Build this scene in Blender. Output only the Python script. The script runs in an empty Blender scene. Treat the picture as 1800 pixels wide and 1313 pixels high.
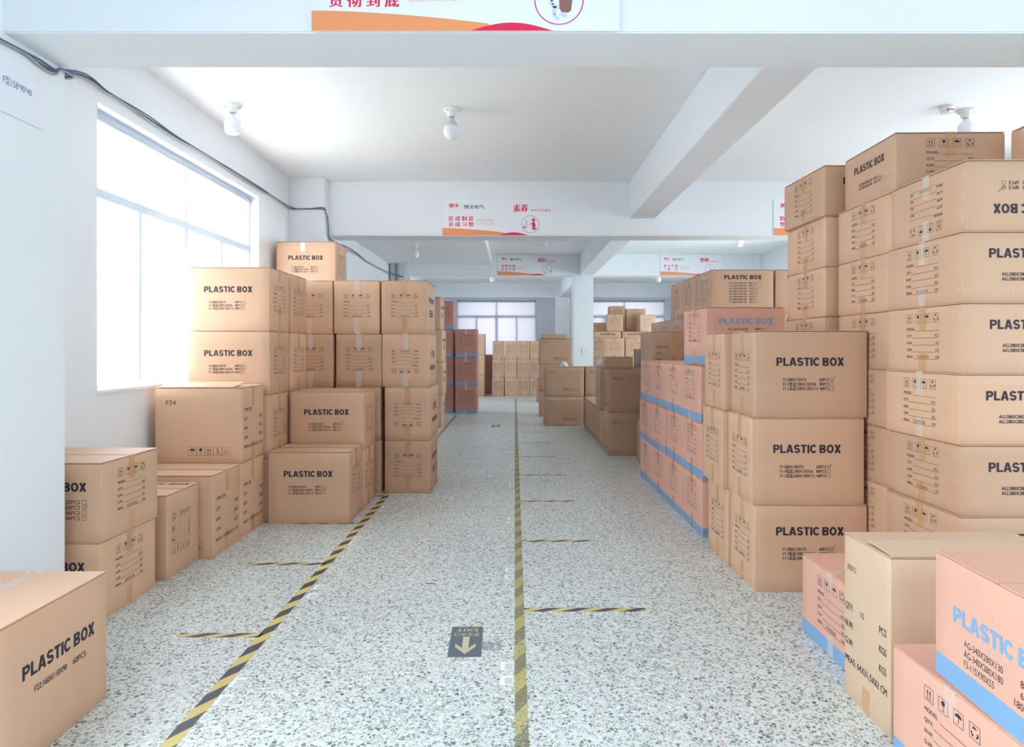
import bpy, bmesh, math, random
from mathutils import Vector, Matrix
random.seed(7)
C = bpy.context.scene
COL = C.collection
PI = math.pi

# ------------------------------------------------------------------ camera, world, exposure, lights
cam_d = bpy.data.cameras.new('camera')
cam = bpy.data.objects.new('camera', cam_d); COL.objects.link(cam)
cam.location = (0, 0, 1.31); cam.rotation_euler = (PI/2, 0, 0)
cam_d.sensor_width = 36; cam_d.lens = 1190/1800*36
cam_d.shift_x = -5/1800; cam_d.shift_y = -44.5/1800
cam_d.clip_start = 0.05; cam_d.clip_end = 200
C.camera = cam
C.view_settings.view_transform = 'Standard'; C.view_settings.look = 'None'
C.view_settings.gamma = 1; C.view_settings.use_curve_mapping = False
C.view_settings.exposure = 0.52
C.cycles.max_bounces = 12; C.cycles.diffuse_bounces = 7; C.cycles.glossy_bounces = 3
C.cycles.transparent_max_bounces = 16; C.cycles.transmission_bounces = 6
C.cycles.sample_clamp_indirect = 8
W = bpy.data.worlds.new('daylight'); C.world = W; W.use_nodes = True
W.node_tree.nodes['Background'].inputs[0].default_value = (0.60, 0.77, 1.0, 1)
W.node_tree.nodes['Background'].inputs[1].default_value = 0.65

def daylight(name, loc, direction, sx, sy, power, color=(0.92, 0.962, 1.0), spread=None):
    l = bpy.data.lights.new(name, 'AREA'); l.shape = 'RECTANGLE'; l.size = sx; l.size_y = sy
    l.energy = power; l.color = color
    if spread: l.spread = math.radians(spread)
    o = bpy.data.objects.new(name, l); COL.objects.link(o); o.location = loc
    o.rotation_euler = Vector(direction).to_track_quat('-Z', 'Y').to_euler()
    return o
# daylight falling on the windows from outside (one per window opening; the rear pair is added fill)
daylight('daylight_left_near', (-3.15, 0.60, 1.95), (1, 0, -0.55), 2.6, 1.8, 102, spread=125)
daylight('daylight_left_blind', (-7.60, 5.46, 2.35), (1, 0, -0.085), 1.5, 1.5, 188, (1, 1, 1), 50)
daylight('daylight_left_back', (-3.15, 16.3, 1.95), (1, 0, -0.05), 2.6, 1.8, 66)
daylight('daylight_right_near', (5.65, 0.30, 1.95), (-1, 0, -0.55), 2.6, 1.8, 95, spread=125)
daylight('daylight_right_second', (5.65, 5.46, 1.95), (-1, 0, -0.05), 2.6, 1.8, 92)
daylight('daylight_right_third', (5.65, 10.3, 1.95), (-1, 0, -0.05), 2.6, 1.8, 170)
daylight('daylight_right_back', (5.65, 16.3, 1.95), (-1, 0, -0.05), 2.6, 1.8, 90)
daylight('rear_fill_one', (-0.57, -3.75, 1.95), (0, 1, -0.4), 1.8, 2.5, 16, (1.0, 0.95, 0.88))  # added pair of warm fills behind the camera, lighting the carton fronts
daylight('rear_fill_two', (3.43, -3.75, 1.95), (0, 1, -0.4), 1.8, 2.5, 16, (1.0, 0.95, 0.88))
daylight('daylight_far_one', (-0.57, 25.0, 2.2), (0, -1, -0.05), 2.0, 1.5, 17, (1.0, 0.76, 0.74), 60)
daylight('daylight_far_two', (3.43, 25.0, 2.2), (0, -1, -0.05), 2.0, 1.5, 17, (1.0, 0.80, 0.79), 60)

# ------------------------------------------------------------------ materials
def new_mat(name):
    m = bpy.data.materials.new(name); m.use_nodes = True
    nt = m.node_tree
    return m, nt, nt.nodes['Principled BSDF']
def node(nt, t, **kw):
    n = nt.nodes.new(t)
    for k, v in kw.items(): setattr(n, k, v)
    return n
def simple(name, rgb, rough=0.6, spec=0.5, metal=0):
    m, nt, b = new_mat(name)
    b.inputs['Base Color'].default_value = (*rgb, 1); b.inputs['Roughness'].default_value = rough
    b.inputs['Specular IOR Level'].default_value = spec; b.inputs['Metallic'].default_value = metal
    return m
def ramp(nt, pts):
    r = node(nt, 'ShaderNodeValToRGB'); e = r.color_ramp.elements
    while len(e) < len(pts): e.new(0.5)
    for i, (p, c) in enumerate(pts): e[i].position = p; e[i].color = (*c, 1)
    return r
def math_n(nt, op, a, b=None, c=None):
    n = node(nt, 'ShaderNodeMath', operation=op)
    for i, v in enumerate((a, b, c)):
        if v is None: continue
        if isinstance(v, (int, float)): n.inputs[i].default_value = v
        else: nt.links.new(v, n.inputs[i])
    return n.outputs[0]

def cardboard(name, rgb, vary=0.10):
    m, nt, b = new_mat(name); L = nt.links.new
    tc = node(nt, 'ShaderNodeTexCoord'); info = node(nt, 'ShaderNodeObjectInfo')
    n1 = node(nt, 'ShaderNodeTexNoise'); n1.inputs['Scale'].default_value = 2.2; n1.inputs['Detail'].default_value = 3
    L(tc.outputs['Object'], n1.inputs['Vector'])
    n2 = node(nt, 'ShaderNodeTexNoise'); n2.inputs['Scale'].default_value = 160; n2.inputs['Detail'].default_value = 2
    L(tc.outputs['Object'], n2.inputs['Vector'])
    wv = node(nt, 'ShaderNodeTexWave'); wv.bands_direction = 'DIAGONAL'
    wv.inputs['Scale'].default_value = 30; wv.inputs['Distortion'].default_value = 0.4
    mp = node(nt, 'ShaderNodeMapping'); mp.inputs['Scale'].default_value = (1, 1, 0.0)
    L(tc.outputs['Object'], mp.inputs['Vector']); L(mp.outputs[0], wv.inputs['Vector'])
    sepc = node(nt, 'ShaderNodeSeparateColor'); L(info.outputs['Color'], sepc.inputs[0])
    v = math_n(nt, 'MULTIPLY_ADD', sepc.outputs[0], vary*2, 1 - vary)
    v = math_n(nt, 'MULTIPLY_ADD', n1.outputs['Fac'], 0.18, math_n(nt, 'SUBTRACT', v, 0.09))
    v = math_n(nt, 'MULTIPLY_ADD', n2.outputs['Fac'], 0.06, math_n(nt, 'SUBTRACT', v, 0.03))
    v = math_n(nt, 'MULTIPLY_ADD', wv.outputs['Fac'], 0.015, v)
    mx = node(nt, 'ShaderNodeVectorMath', operation='SCALE'); mx.inputs[0].default_value = rgb
    L(v, mx.inputs['Scale']); L(mx.outputs[0], b.inputs['Base Color'])
    b.inputs['Roughness'].default_value = 0.52; b.inputs['Specular IOR Level'].default_value = 0.5
    bp = node(nt, 'ShaderNodeBump'); bp.inputs['Strength'].default_value = 0.05; bp.inputs['Distance'].default_value = 0.003
    L(wv.outputs['Fac'], bp.inputs['Height']); L(bp.outputs[0], b.inputs['Normal'])
    return m
KRAFT = cardboard('kraft_cardboard', (0.655, 0.41, 0.268))
BROWN = cardboard('brown_cardboard', (0.50, 0.315, 0.205), 0.06)
PALE = cardboard('pale_cardboard', (0.65, 0.46, 0.325), 0.04)
PINK = cardboard('pink_cardboard', (0.76, 0.42, 0.32), 0.06)
ROSE = cardboard('rose_cardboard', (0.52, 0.235, 0.18), 0.06)
INK = simple('black_ink', (0.035, 0.033, 0.045), 0.6, 0.3)
BLUE = simple('blue_ink', (0.21, 0.38, 0.62), 0.55, 0.3)
STAPLE = simple('staple_wire', (0.80, 0.76, 0.72), 0.35, 0.6, 0.3)

def tape_mat(name, rgb, alpha, rough):
    m, nt, b = new_mat(name); L = nt.links.new
    b.inputs['Base Color'].default_value = (*rgb, 1); b.inputs['Roughness'].default_value = rough
    b.inputs['Alpha'].default_value = alpha
    tc = node(nt, 'ShaderNodeTexCoord'); n = node(nt, 'ShaderNodeTexNoise'); n.inputs['Scale'].default_value = 9
    mp = node(nt, 'ShaderNodeMapping'); mp.inputs['Scale'].default_value = (1, 1, 0.25)
    L(tc.outputs['Object'], mp.inputs['Vector']); L(mp.outputs[0], n.inputs['Vector'])
    bp = node(nt, 'ShaderNodeBump'); bp.inputs['Strength'].default_value = 0.6; bp.inputs['Distance'].default_value = 0.01
    L(n.outputs['Fac'], bp.inputs['Height']); L(bp.outputs[0], b.inputs['Normal'])
    return m
TAPE_B = tape_mat('brown_packing_tape', (0.80, 0.47, 0.22), 0.5, 0.25)
TAPE_C = tape_mat('clear_packing_tape', (0.92, 0.84, 0.75), 0.42, 0.12)

def plaster(name, rgb, mott=0.05):
    m, nt, b = new_mat(name); L = nt.links.new
    g = node(nt, 'ShaderNodeNewGeometry')
    n1 = node(nt, 'ShaderNodeTexNoise'); n1.inputs['Scale'].default_value = 0.9; n1.inputs['Detail'].default_value = 5
    L(g.outputs['Position'], n1.inputs['Vector'])
    n2 = node(nt, 'ShaderNodeTexNoise'); n2.inputs['Scale'].default_value = 14; n2.inputs['Detail'].default_value = 3
    L(g.outputs['Position'], n2.inputs['Vector'])
    v = math_n(nt, 'MULTIPLY_ADD', n1.outputs['Fac'], mott, 1 - mott/2)
    v = math_n(nt, 'MULTIPLY_ADD', n2.outputs['Fac'], mott*0.3, math_n(nt, 'SUBTRACT', v, mott*0.15))
    mx = node(nt, 'ShaderNodeVectorMath', operation='SCALE'); mx.inputs[0].default_value = rgb
    L(v, mx.inputs['Scale']); L(mx.outputs[0], b.inputs['Base Color'])
    b.inputs['Roughness'].default_value = 0.75; b.inputs['Specular IOR Level'].default_value = 0.25
    bp = node(nt, 'ShaderNodeBump'); bp.inputs['Strength'].default_value = 0.1; bp.inputs['Distance'].default_value = 0.01
    L(n2.outputs['Fac'], bp.inputs['Height']); L(bp.outputs[0], b.inputs['Normal'])
    return m
WALL = plaster('white_wall_paint', (0.835, 0.875, 0.915))
CEIL = plaster('white_ceiling_paint', (0.92, 0.94, 0.96), 0.03)
WHITE = simple('white_enamel', (0.86, 0.87, 0.88), 0.35)
SIGNW = simple('white_sign_board', (0.86, 0.89, 0.93), 0.4)
CERAMIC = simple('white_ceramic', (0.84, 0.85, 0.84), 0.3)
BULB = simple('frosted_bulb_plastic', (0.84, 0.86, 0.90), 0.28)
DARK = simple('dark_slot', (0.05, 0.05, 0.06), 0.6)
FRAME = simple('window_frame_aluminium', (0.62, 0.66, 0.70), 0.4)
RED = simple('sign_red', (0.82, 0.012, 0.085), 0.45)
ORANGE = simple('sign_orange', (0.90, 0.33, 0.13), 0.45)
SALMON = simple('sign_salmon', (0.86, 0.45, 0.36), 0.5)
NAVY = simple('sign_navy', (0.05, 0.07, 0.12), 0.5)
GREYP = simple('sign_grey', (0.20, 0.21, 0.24), 0.5)
PALEBLUE = simple('sign_pale_blue', (0.60, 0.72, 0.80), 0.5)
MAROON = simple('sign_maroon', (0.30, 0.13, 0.12), 0.5)
MAGENTA = simple('sign_magenta', (0.62, 0.03, 0.30), 0.5)
GREEN = simple('sign_green', (0.12, 0.40, 0.10), 0.5)
PAPER = simple('white_paper', (0.82, 0.85, 0.92), 0.7)
STICK = simple('sticker_paper', (0.94, 0.95, 0.96), 0.5)
STICKG = simple('sticker_print', (0.66, 0.69, 0.71), 0.5)
BLUEPEN = simple('blue_marker', (0.09, 0.08, 0.30), 0.6)
CABLE_D = simple('dark_cable', (0.10, 0.11, 0.13), 0.5)
CABLE_B = simple('blue_cable', (0.09, 0.15, 0.28), 0.45)
CABLE_W = simple('grey_cable', (0.36, 0.38, 0.40), 0.5)
PVC = simple('grey_pvc_pipe', (0.68, 0.70, 0.73), 0.35)
EXITM = simple('exit_sign_grey', (0.125, 0.15, 0.185), 0.5)
EXITP = simple('exit_sign_print', (0.60, 0.55, 0.38), 0.5)
REDSTR = simple('red_thread', (0.65, 0.03, 0.06), 0.6)
def plastic_film(name):
    m, nt, b = new_mat(name)
    b.inputs['Base Color'].default_value = (0.85, 0.88, 0.9, 1); b.inputs['Roughness'].default_value = 0.15
    b.inputs['Alpha'].default_value = 0.75
    return m
FILM = plastic_film('white_plastic_film')

def glass_mat():
    m = bpy.data.materials.new('window_glass'); m.use_nodes = True; nt = m.node_tree; nt.nodes.clear()
    o = node(nt, 'ShaderNodeOutputMaterial'); mx = node(nt, 'ShaderNodeMixShader')
    t = node(nt, 'ShaderNodeBsdfTransparent'); g = node(nt, 'ShaderNodeBsdfGlossy'); g.inputs['Roughness'].default_value = 0.02
    t.inputs[0].default_value = (0.95, 0.98, 0.98, 1); mx.inputs[0].default_value = 0.06
    nt.links.new(t.outputs[0], mx.inputs[1]); nt.links.new(g.outputs[0], mx.inputs[2]); nt.links.new(mx.outputs[0], o.inputs[0])
    return m
GLASS = glass_mat()
def blind_mat():
    m = bpy.data.materials.new('roller_blind_fabric'); m.use_nodes = True; nt = m.node_tree; nt.nodes.clear(); L = nt.links.new
    o = node(nt, 'ShaderNodeOutputMaterial'); mx = node(nt, 'ShaderNodeMixShader')
    t = node(nt, 'ShaderNodeBsdfTranslucent'); d = node(nt, 'ShaderNodeBsdfDiffuse')
    tc = node(nt, 'ShaderNodeTexCoord'); n = node(nt, 'ShaderNodeTexNoise'); n.inputs['Scale'].default_value = 60
    L(tc.outputs['Object'], n.inputs['Vector'])
    r = ramp(nt, [(0.3, (0.80, 0.82, 0.84)), (0.7, (0.86, 0.87, 0.88))]); L(n.outputs['Fac'], r.inputs[0])
    L(r.outputs[0], t.inputs[0]); L(r.outputs[0], d.inputs[0]); mx.inputs[0].default_value = 0.25
    L(t.outputs[0], mx.inputs[1]); L(d.outputs[0], mx.inputs[2]); L(mx.outputs[0], o.inputs[0])
    return m
BLIND = blind_mat()

def terrazzo():
    m, nt, b = new_mat('terrazzo_floor'); L = nt.links.new
    g = node(nt, 'ShaderNodeNewGeometry'); P = g.outputs['Position']
    wob = node(nt, 'ShaderNodeTexNoise'); wob.inputs['Scale'].default_value = 55
    L(P, wob.inputs['Vector'])
    sub = node(nt, 'ShaderNodeVectorMath', operation='MULTIPLY_ADD')
    L(wob.outputs['Color'], sub.inputs[0]); sub.inputs[1].default_value = (0.006, 0.006, 0); L(P, sub.inputs[2])
    flat = node(nt, 'ShaderNodeVectorMath', operation='MULTIPLY'); L(sub.outputs[0], flat.inputs[0]); flat.inputs[1].default_value = (1, 1, 0)
    def chips(scale, lo, hi, palette):
        ve = node(nt, 'ShaderNodeTexVoronoi', feature='DISTANCE_TO_EDGE'); ve.inputs['Scale'].default_value = scale
        vc = node(nt, 'ShaderNodeTexVoronoi', feature='F1'); vc.inputs['Scale'].default_value = scale
        L(flat.outputs[0], ve.inputs['Vector']); L(flat.outputs[0], vc.inputs['Vector'])
        sep = node(nt, 'ShaderNodeSeparateColor'); L(vc.outputs['Color'], sep.inputs[0])
        inside = math_n(nt, 'GREATER_THAN', ve.outputs['Distance'], math_n(nt, 'MULTIPLY_ADD', math_n(nt, 'POWER', sep.outputs[1], 1.6), hi - lo, lo))
        r = ramp(nt, palette); r.color_ramp.interpolation = 'CONSTANT'; L(sep.outputs[0], r.inputs[0])
        return inside, r.outputs[0], sep.outputs[2]
    base = ramp(nt, [(0.3, (0.66, 0.695, 0.685)), (0.7, (0.79, 0.815, 0.805))])
    nb = node(nt, 'ShaderNodeTexNoise'); nb.inputs['Scale'].default_value = 1.3; nb.inputs['Detail'].default_value = 6
    L(P, nb.inputs['Vector']); L(nb.outputs['Fac'], base.inputs[0])
    col = base.outputs[0]
    pal1 = [(0.0, (0.13, 0.165, 0.15)), (0.10, (0.25, 0.30, 0.27)), (0.30, (0.84, 0.86, 0.85)), (0.50, (0.20, 0.25, 0.21)),
            (0.62, (0.40, 0.45, 0.42)), (0.78, (0.80, 0.81, 0.79)), (0.92, (0.55, 0.53, 0.47))]
    pal2 = [(0.0, (0.10, 0.12, 0.115)), (0.16, (0.28, 0.33, 0.30)), (0.40, (0.82, 0.84, 0.83)), (0.68, (0.42, 0.46, 0.44)), (0.84, (0.80, 0.82, 0.81))]
    for sc, lo, hi, pal in ((140, 0.09, 0.38, pal2), (64, 0.09, 0.36, pal1)):
        ins, cc, rnd = chips(sc, lo, hi, pal)
        mx = node(nt, 'ShaderNodeMix', data_type='RGBA'); L(ins, mx.inputs[0]); L(col, mx.inputs[6]); L(cc, mx.inputs[7]); col = mx.outputs[2]
    # pinkish joint strips cast into the floor
    sx = node(nt, 'ShaderNodeSeparateXYZ'); L(P, sx.inputs[0])
    def line(coord, pos, hw):
        return math_n(nt, 'LESS_THAN', math_n(nt, 'ABSOLUTE', math_n(nt, 'SUBTRACT', coord, pos)), hw)
    mask = None
    for c, p in ((sx.outputs[0], 0.688), (sx.outputs[0], -0.685), (sx.outputs[0], 2.06), (sx.outputs[0], -2.06),
                 (sx.outputs[1], 2.87), (sx.outputs[1], -1.2), (sx.outputs[1], 8.0), (sx.outputs[1], 14.0)):
        l = line(c, p, 0.0028); mask = l if mask is None else math_n(nt, 'MAXIMUM', mask, l)
    mx = node(nt, 'ShaderNodeMix', data_type='RGBA'); L(math_n(nt, 'MULTIPLY', mask, 0.75), mx.inputs[0]); L(col, mx.inputs[6])
    mx.inputs[7].default_value = (0.78, 0.60, 0.54, 1); col = mx.outputs[2]
    # scuff stain beside the floor sign
    ds = node(nt, 'ShaderNodeVectorMath', operation='DISTANCE'); L(P, ds.inputs[0]); ds.inputs[1].default_value = (-0.105, 2.99, 0)
    ns = node(nt, 'ShaderNodeTexNoise'); ns.inputs['Scale'].default_value = 26; L(P, ns.inputs['Vector'])
    st = math_n(nt, 'MULTIPLY', math_n(nt, 'LESS_THAN', math_n(nt, 'MULTIPLY_ADD', ns.outputs['Fac'], 0.16, ds.outputs['Value']), 0.125), 0.55)
    mx = node(nt, 'ShaderNodeMix', data_type='RGBA'); L(st, mx.inputs[0]); L(col, mx.inputs[6]); mx.inputs[7].default_value = (0.16, 0.17, 0.19, 1); col = mx.outputs[2]
    L(col, b.inputs['Base Color'])
    rr = node(nt, 'ShaderNodeTexNoise'); rr.inputs['Scale'].default_value = 3; L(P, rr.inputs['Vector'])
    L(math_n(nt, 'MULTIPLY_ADD', rr.outputs['Fac'], 0.22, 0.24), b.inputs['Roughness'])
    b.inputs['Specular IOR Level'].default_value = 0.4
    return m
FLOOR = terrazzo()

def hazard(name, worn, period, slant):
    m, nt, b = new_mat(name); L = nt.links.new
    tc = node(nt, 'ShaderNodeTexCoord'); s = node(nt, 'ShaderNodeSeparateXYZ'); L(tc.outputs['Object'], s.inputs[0])
    f = math_n(nt, 'FRACT', math_n(nt, 'DIVIDE', math_n(nt, 'MULTIPLY_ADD', s.outputs[1], slant, s.outputs[0]), period))
    st = math_n(nt, 'GREATER_THAN', f, 0.5)
    r = node(nt, 'ShaderNodeMix', data_type='RGBA'); L(st, r.inputs[0])
    if worn:
        r.inputs[6].default_value = (0.60, 0.52, 0.20, 1); r.inputs[7].default_value = (0.30, 0.28, 0.15, 1)
    else:
        r.inputs[6].default_value = (0.76, 0.60, 0.20, 1); r.inputs[7].default_value = (0.065, 0.07, 0.10, 1)
    L(r.outputs[2], b.inputs['Base Color']); b.inputs['Roughness'].default_value = 0.45
    n = node(nt, 'ShaderNodeTexNoise'); n.inputs['Scale'].default_value = 80 if worn else 38; n.inputs['Detail'].default_value = 6; n.inputs['Roughness'].default_value = 0.7
    L(tc.outputs['Object'], n.inputs['Vector'])
    big = node(nt, 'ShaderNodeTexNoise'); big.inputs['Scale'].default_value = 1.6; L(tc.outputs['Object'], big.inputs['Vector'])
    thr = math_n(nt, 'MULTIPLY_ADD', big.outputs['Fac'], 0.30, 0.33 if worn else 0.17)
    a = math_n(nt, 'GREATER_THAN', n.outputs['Fac'], thr)
    L(math_n(nt, 'MULTIPLY_ADD', a, 0.75 if worn else 0.5, 0.2 if worn else 0.45), b.inputs['Alpha'])
    return m
HAZ = hazard('hazard_tape', False, 0.15, -2.0); HAZL = hazard('long_hazard_tape', False, 0.20, 1.6); HAZW = hazard('worn_hazard_tape', True, 0.28, 1.8)

# ------------------------------------------------------------------ helpers
def link(name, me, mat, parent=None, loc=None):
    o = bpy.data.objects.new(name, me); COL.objects.link(o)
    if mat is not None:
        me.materials.clear() if False else None
        for mm in (mat if isinstance(mat, (list, tuple)) else [mat]):
            if mm.name not in [x.name for x in me.materials if x]: me.materials.append(mm)
    if parent is not None: o.parent = parent
    if loc is not None: o.location = loc
    return o
def tag(o, label=None, cat=None, group=None, kind=None):
    if label: o['label'] = label
    if cat: o['category'] = cat
    if group: o['group'] = group
    if kind: o['kind'] = kind
    return o
def empty(name, loc, rz=0):
    o = bpy.data.objects.new(name, None); COL.objects.link(o); o.location = loc; o.rotation_euler = (0, 0, rz)
    o.empty_display_size = 0.1
    return o
def boxes_mesh(name, boxes, bev=0.0):
    """boxes in cm: (x0,x1,y0,y1,z0,z1)"""
    bm = bmesh.new()
    for x0, x1, y0, y1, z0, z1 in boxes:
        vs = [bm.verts.new((x/100, y/100, z/100)) for z in (z0, z1) for x, y in ((x0, y0), (x1, y0), (x1, y1), (x0, y1))]
        for f in ((3, 2, 1, 0), (4, 5, 6, 7), (0, 1, 5, 4), (1, 2, 6, 5), (2, 3, 7, 6), (3, 0, 4, 7)):
            bm.faces.new([vs[i] for i in f])
    if bev:
        bmesh.ops.bevel(bm, geom=list(bm.edges), offset=bev/100, segments=2, affect='EDGES', clamp_overlap=True)
    me = bpy.data.meshes.new(name); bm.to_mesh(me); bm.free(); return me
def lathe_mesh(name, prof, n=28):
    """prof: (r,z) in cm"""
    vs, fs = [], []
    for r, z in prof:
        for k in range(n):
            a = 2*PI*k/n; vs.append((r*math.cos(a)/100, r*math.sin(a)/100, z/100))
    for i in range(len(prof)-1):
        for k in range(n):
            fs.append((i*n+k, i*n+(k+1) % n, (i+1)*n+(k+1) % n, (i+1)*n+k))
    fs.append(tuple(range(n))[::-1]); fs.append(tuple((len(prof)-1)*n+k for k in range(n)))
    me = bpy.data.meshes.new(name); me.from_pydata(vs, [], fs); me.update()
    for p in me.polygons: p.use_smooth = len(p.vertices) == 4
    return me
def tube_mesh(name, pts, r, n=8):
    """swept tube through pts in cm (Catmull-Rom smoothed)"""
    P = [Vector(p) for p in pts]; S = []
    for i in range(len(P)-1):
        p0, p1, p2, p3 = P[max(i-1, 0)], P[i], P[i+1], P[min(i+2, len(P)-1)]
        for k in range(6):
            t = k/6
            S.append(0.5*((2*p1)+(p2-p0)*t+(2*p0-5*p1+4*p2-p3)*t*t+(3*p1-p0-3*p2+p3)*t**3))
    S.append(P[-1]); vs, fs = [], []
    for i, p in enumerate(S):
        d = (S[min(i+1, len(S)-1)]-S[max(i-1, 0)]).normalized()
        u = d.cross(Vector((0, 0, 1)));
        if u.length < 0.05: u = d.cross(Vector((1, 0, 0)))
        u.normalize(); w = d.cross(u)
        for k in range(n):
            a = 2*PI*k/n; q = p+(u*math.cos(a)+w*math.sin(a))*r; vs.append(tuple(q/100))
    for i in range(len(S)-1):
        for k in range(n): fs.append((i*n+k, i*n+(k+1) % n, (i+1)*n+(k+1) % n, (i+1)*n+k))
    fs.append(tuple(range(n))); fs.append(tuple((len(S)-1)*n+k for k in range(n))[::-1])
    me = bpy.data.meshes.new(name); me.from_pydata(vs, [], fs); me.update()
    for p in me.polygons: p.use_smooth = len(p.vertices) == 4
    return me

# ---- flat lettering and symbols, drawn in cm on a (u, v) plane
_glyph = {}
def glyphs(s, bold):
    k = (s, bold)
    if k in _glyph: return _glyph[k]
    cu = bpy.data.curves.new('t', 'FONT'); cu.body = s; cu.size = 1; cu.offset = bold; cu.resolution_u = 3; cu.fill_mode = 'FRONT'
    o = bpy.data.objects.new('t', cu); COL.objects.link(o)
    me = bpy.data.meshes.new_from_object(o)
    vs = [(v.co.x, v.co.y) for v in me.vertices]; fs = [tuple(p.vertices) for p in me.polygons]
    bpy.data.objects.remove(o); bpy.data.curves.remove(cu); bpy.data.meshes.remove(me)
    if not vs: vs = [(0, 0), (1, 0), (0, 1)]; fs = []
    x0 = min(v[0] for v in vs); x1 = max(v[0] for v in vs); y1 = max(v[1] for v in vs); y0 = min(v[1] for v in vs)
    _glyph[k] = (vs, fs, x0, x1, y0, y1); return _glyph[k]
def heavy(word):
    """heavy sans capitals drawn from strokes; cap height 1"""
    t = .235; ink = []; x = 0; num = [0]
    def st(pts, w=t):
        closed = math.dist(pts[0], pts[-1]) < 1e-6; n = len(pts); L = []
        for i, (px, py) in enumerate(pts):
            a = pts[i-1] if i else (pts[-2] if closed else pts[0]); b = pts[i+1] if i < n-1 else (pts[1] if closed else pts[-1])
            dx, dy = b[0]-a[0], b[1]-a[1]; l = math.hypot(dx, dy); L.append((px-dy/l*w/2, py+dx/l*w/2, px+dy/l*w/2, py-dx/l*w/2))
        num[0] += 1
        for p, q in zip(L, L[1:]): ink.append((num[0] % 7, [(x+p[0], p[1]), (x+p[2], p[3]), (x+q[2], q[3]), (x+q[0], q[1])]))
    def arc(cx, cy, rx, ry, a0, a1, n=18): return [(cx+rx*math.cos(math.radians(a0+(a1-a0)*i/n)), cy+ry*math.sin(math.radians(a0+(a1-a0)*i/n))) for i in range(n+1)]
    h = t/2
    for c in word:
        if c == 'P': st([(h, 0), (h, 1)]); st([(h, 1-h*.9), (.40, 1-h*.9)], t*.9); st(arc(.40, .685, .205, .217, 90, -90), t*.95); st([(.40, .468), (h, .468)], t*.9); w = .71
        elif c == 'L': st([(h, 0), (h, 1)]); st([(h, h*.9), (.62, h*.9)], t*.9); w = .62
        elif c == 'A': st([(.10, 0), (.36, 1)], t*.98); st([(.68, 0), (.42, 1)], t*.98); st([(.2, .29), (.58, .29)], t*.8); w = .78
        elif c == 'S': st(arc(.35, .70, .235, .205, 18, 180)+arc(.34, .70, .225, .20, 195, 262, 8)+arc(.36, .295, .24, .20, 82, 0, 9)+arc(.36, .30, .24, .205, -10, -165, 16), t*.94); w = .70
        elif c == 'T': st([(0, 1-h*.9), (.66, 1-h*.9)], t*.9); st([(.33, 0), (.33, 1)]); w = .66
        elif c == 'I': st([(h, 0), (h, 1)]); w = t
        elif c == 'C': st(arc(.385, .5, .28, .405, 38, 322, 30), t*.98); w = .73
        elif c == 'B':
            st([(h, 0), (h, 1)])
            for cy, r, xx in ((.735, .165, .42), (.275, .18, .44)):
                st([(h, cy+r), (xx, cy+r)], t*.85); st(arc(xx, cy, .175, r, 90, -90), t*.95); st([(xx, cy-r), (h, cy-r)], t*.85)
            w = .74
        elif c == 'O': st(arc(.39, .5, .285, .405, 0, 360, 36), t*.98); w = .78
        elif c == 'X': st([(.11, 0), (.62, 1)], t*1.08); st([(.62, 0), (.11, 1)], t*1.08); w = .73
        else: w = .17
        x += w+.075
    return ink, x-.075
HEAVY = heavy('PLASTIC BOX')
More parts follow.
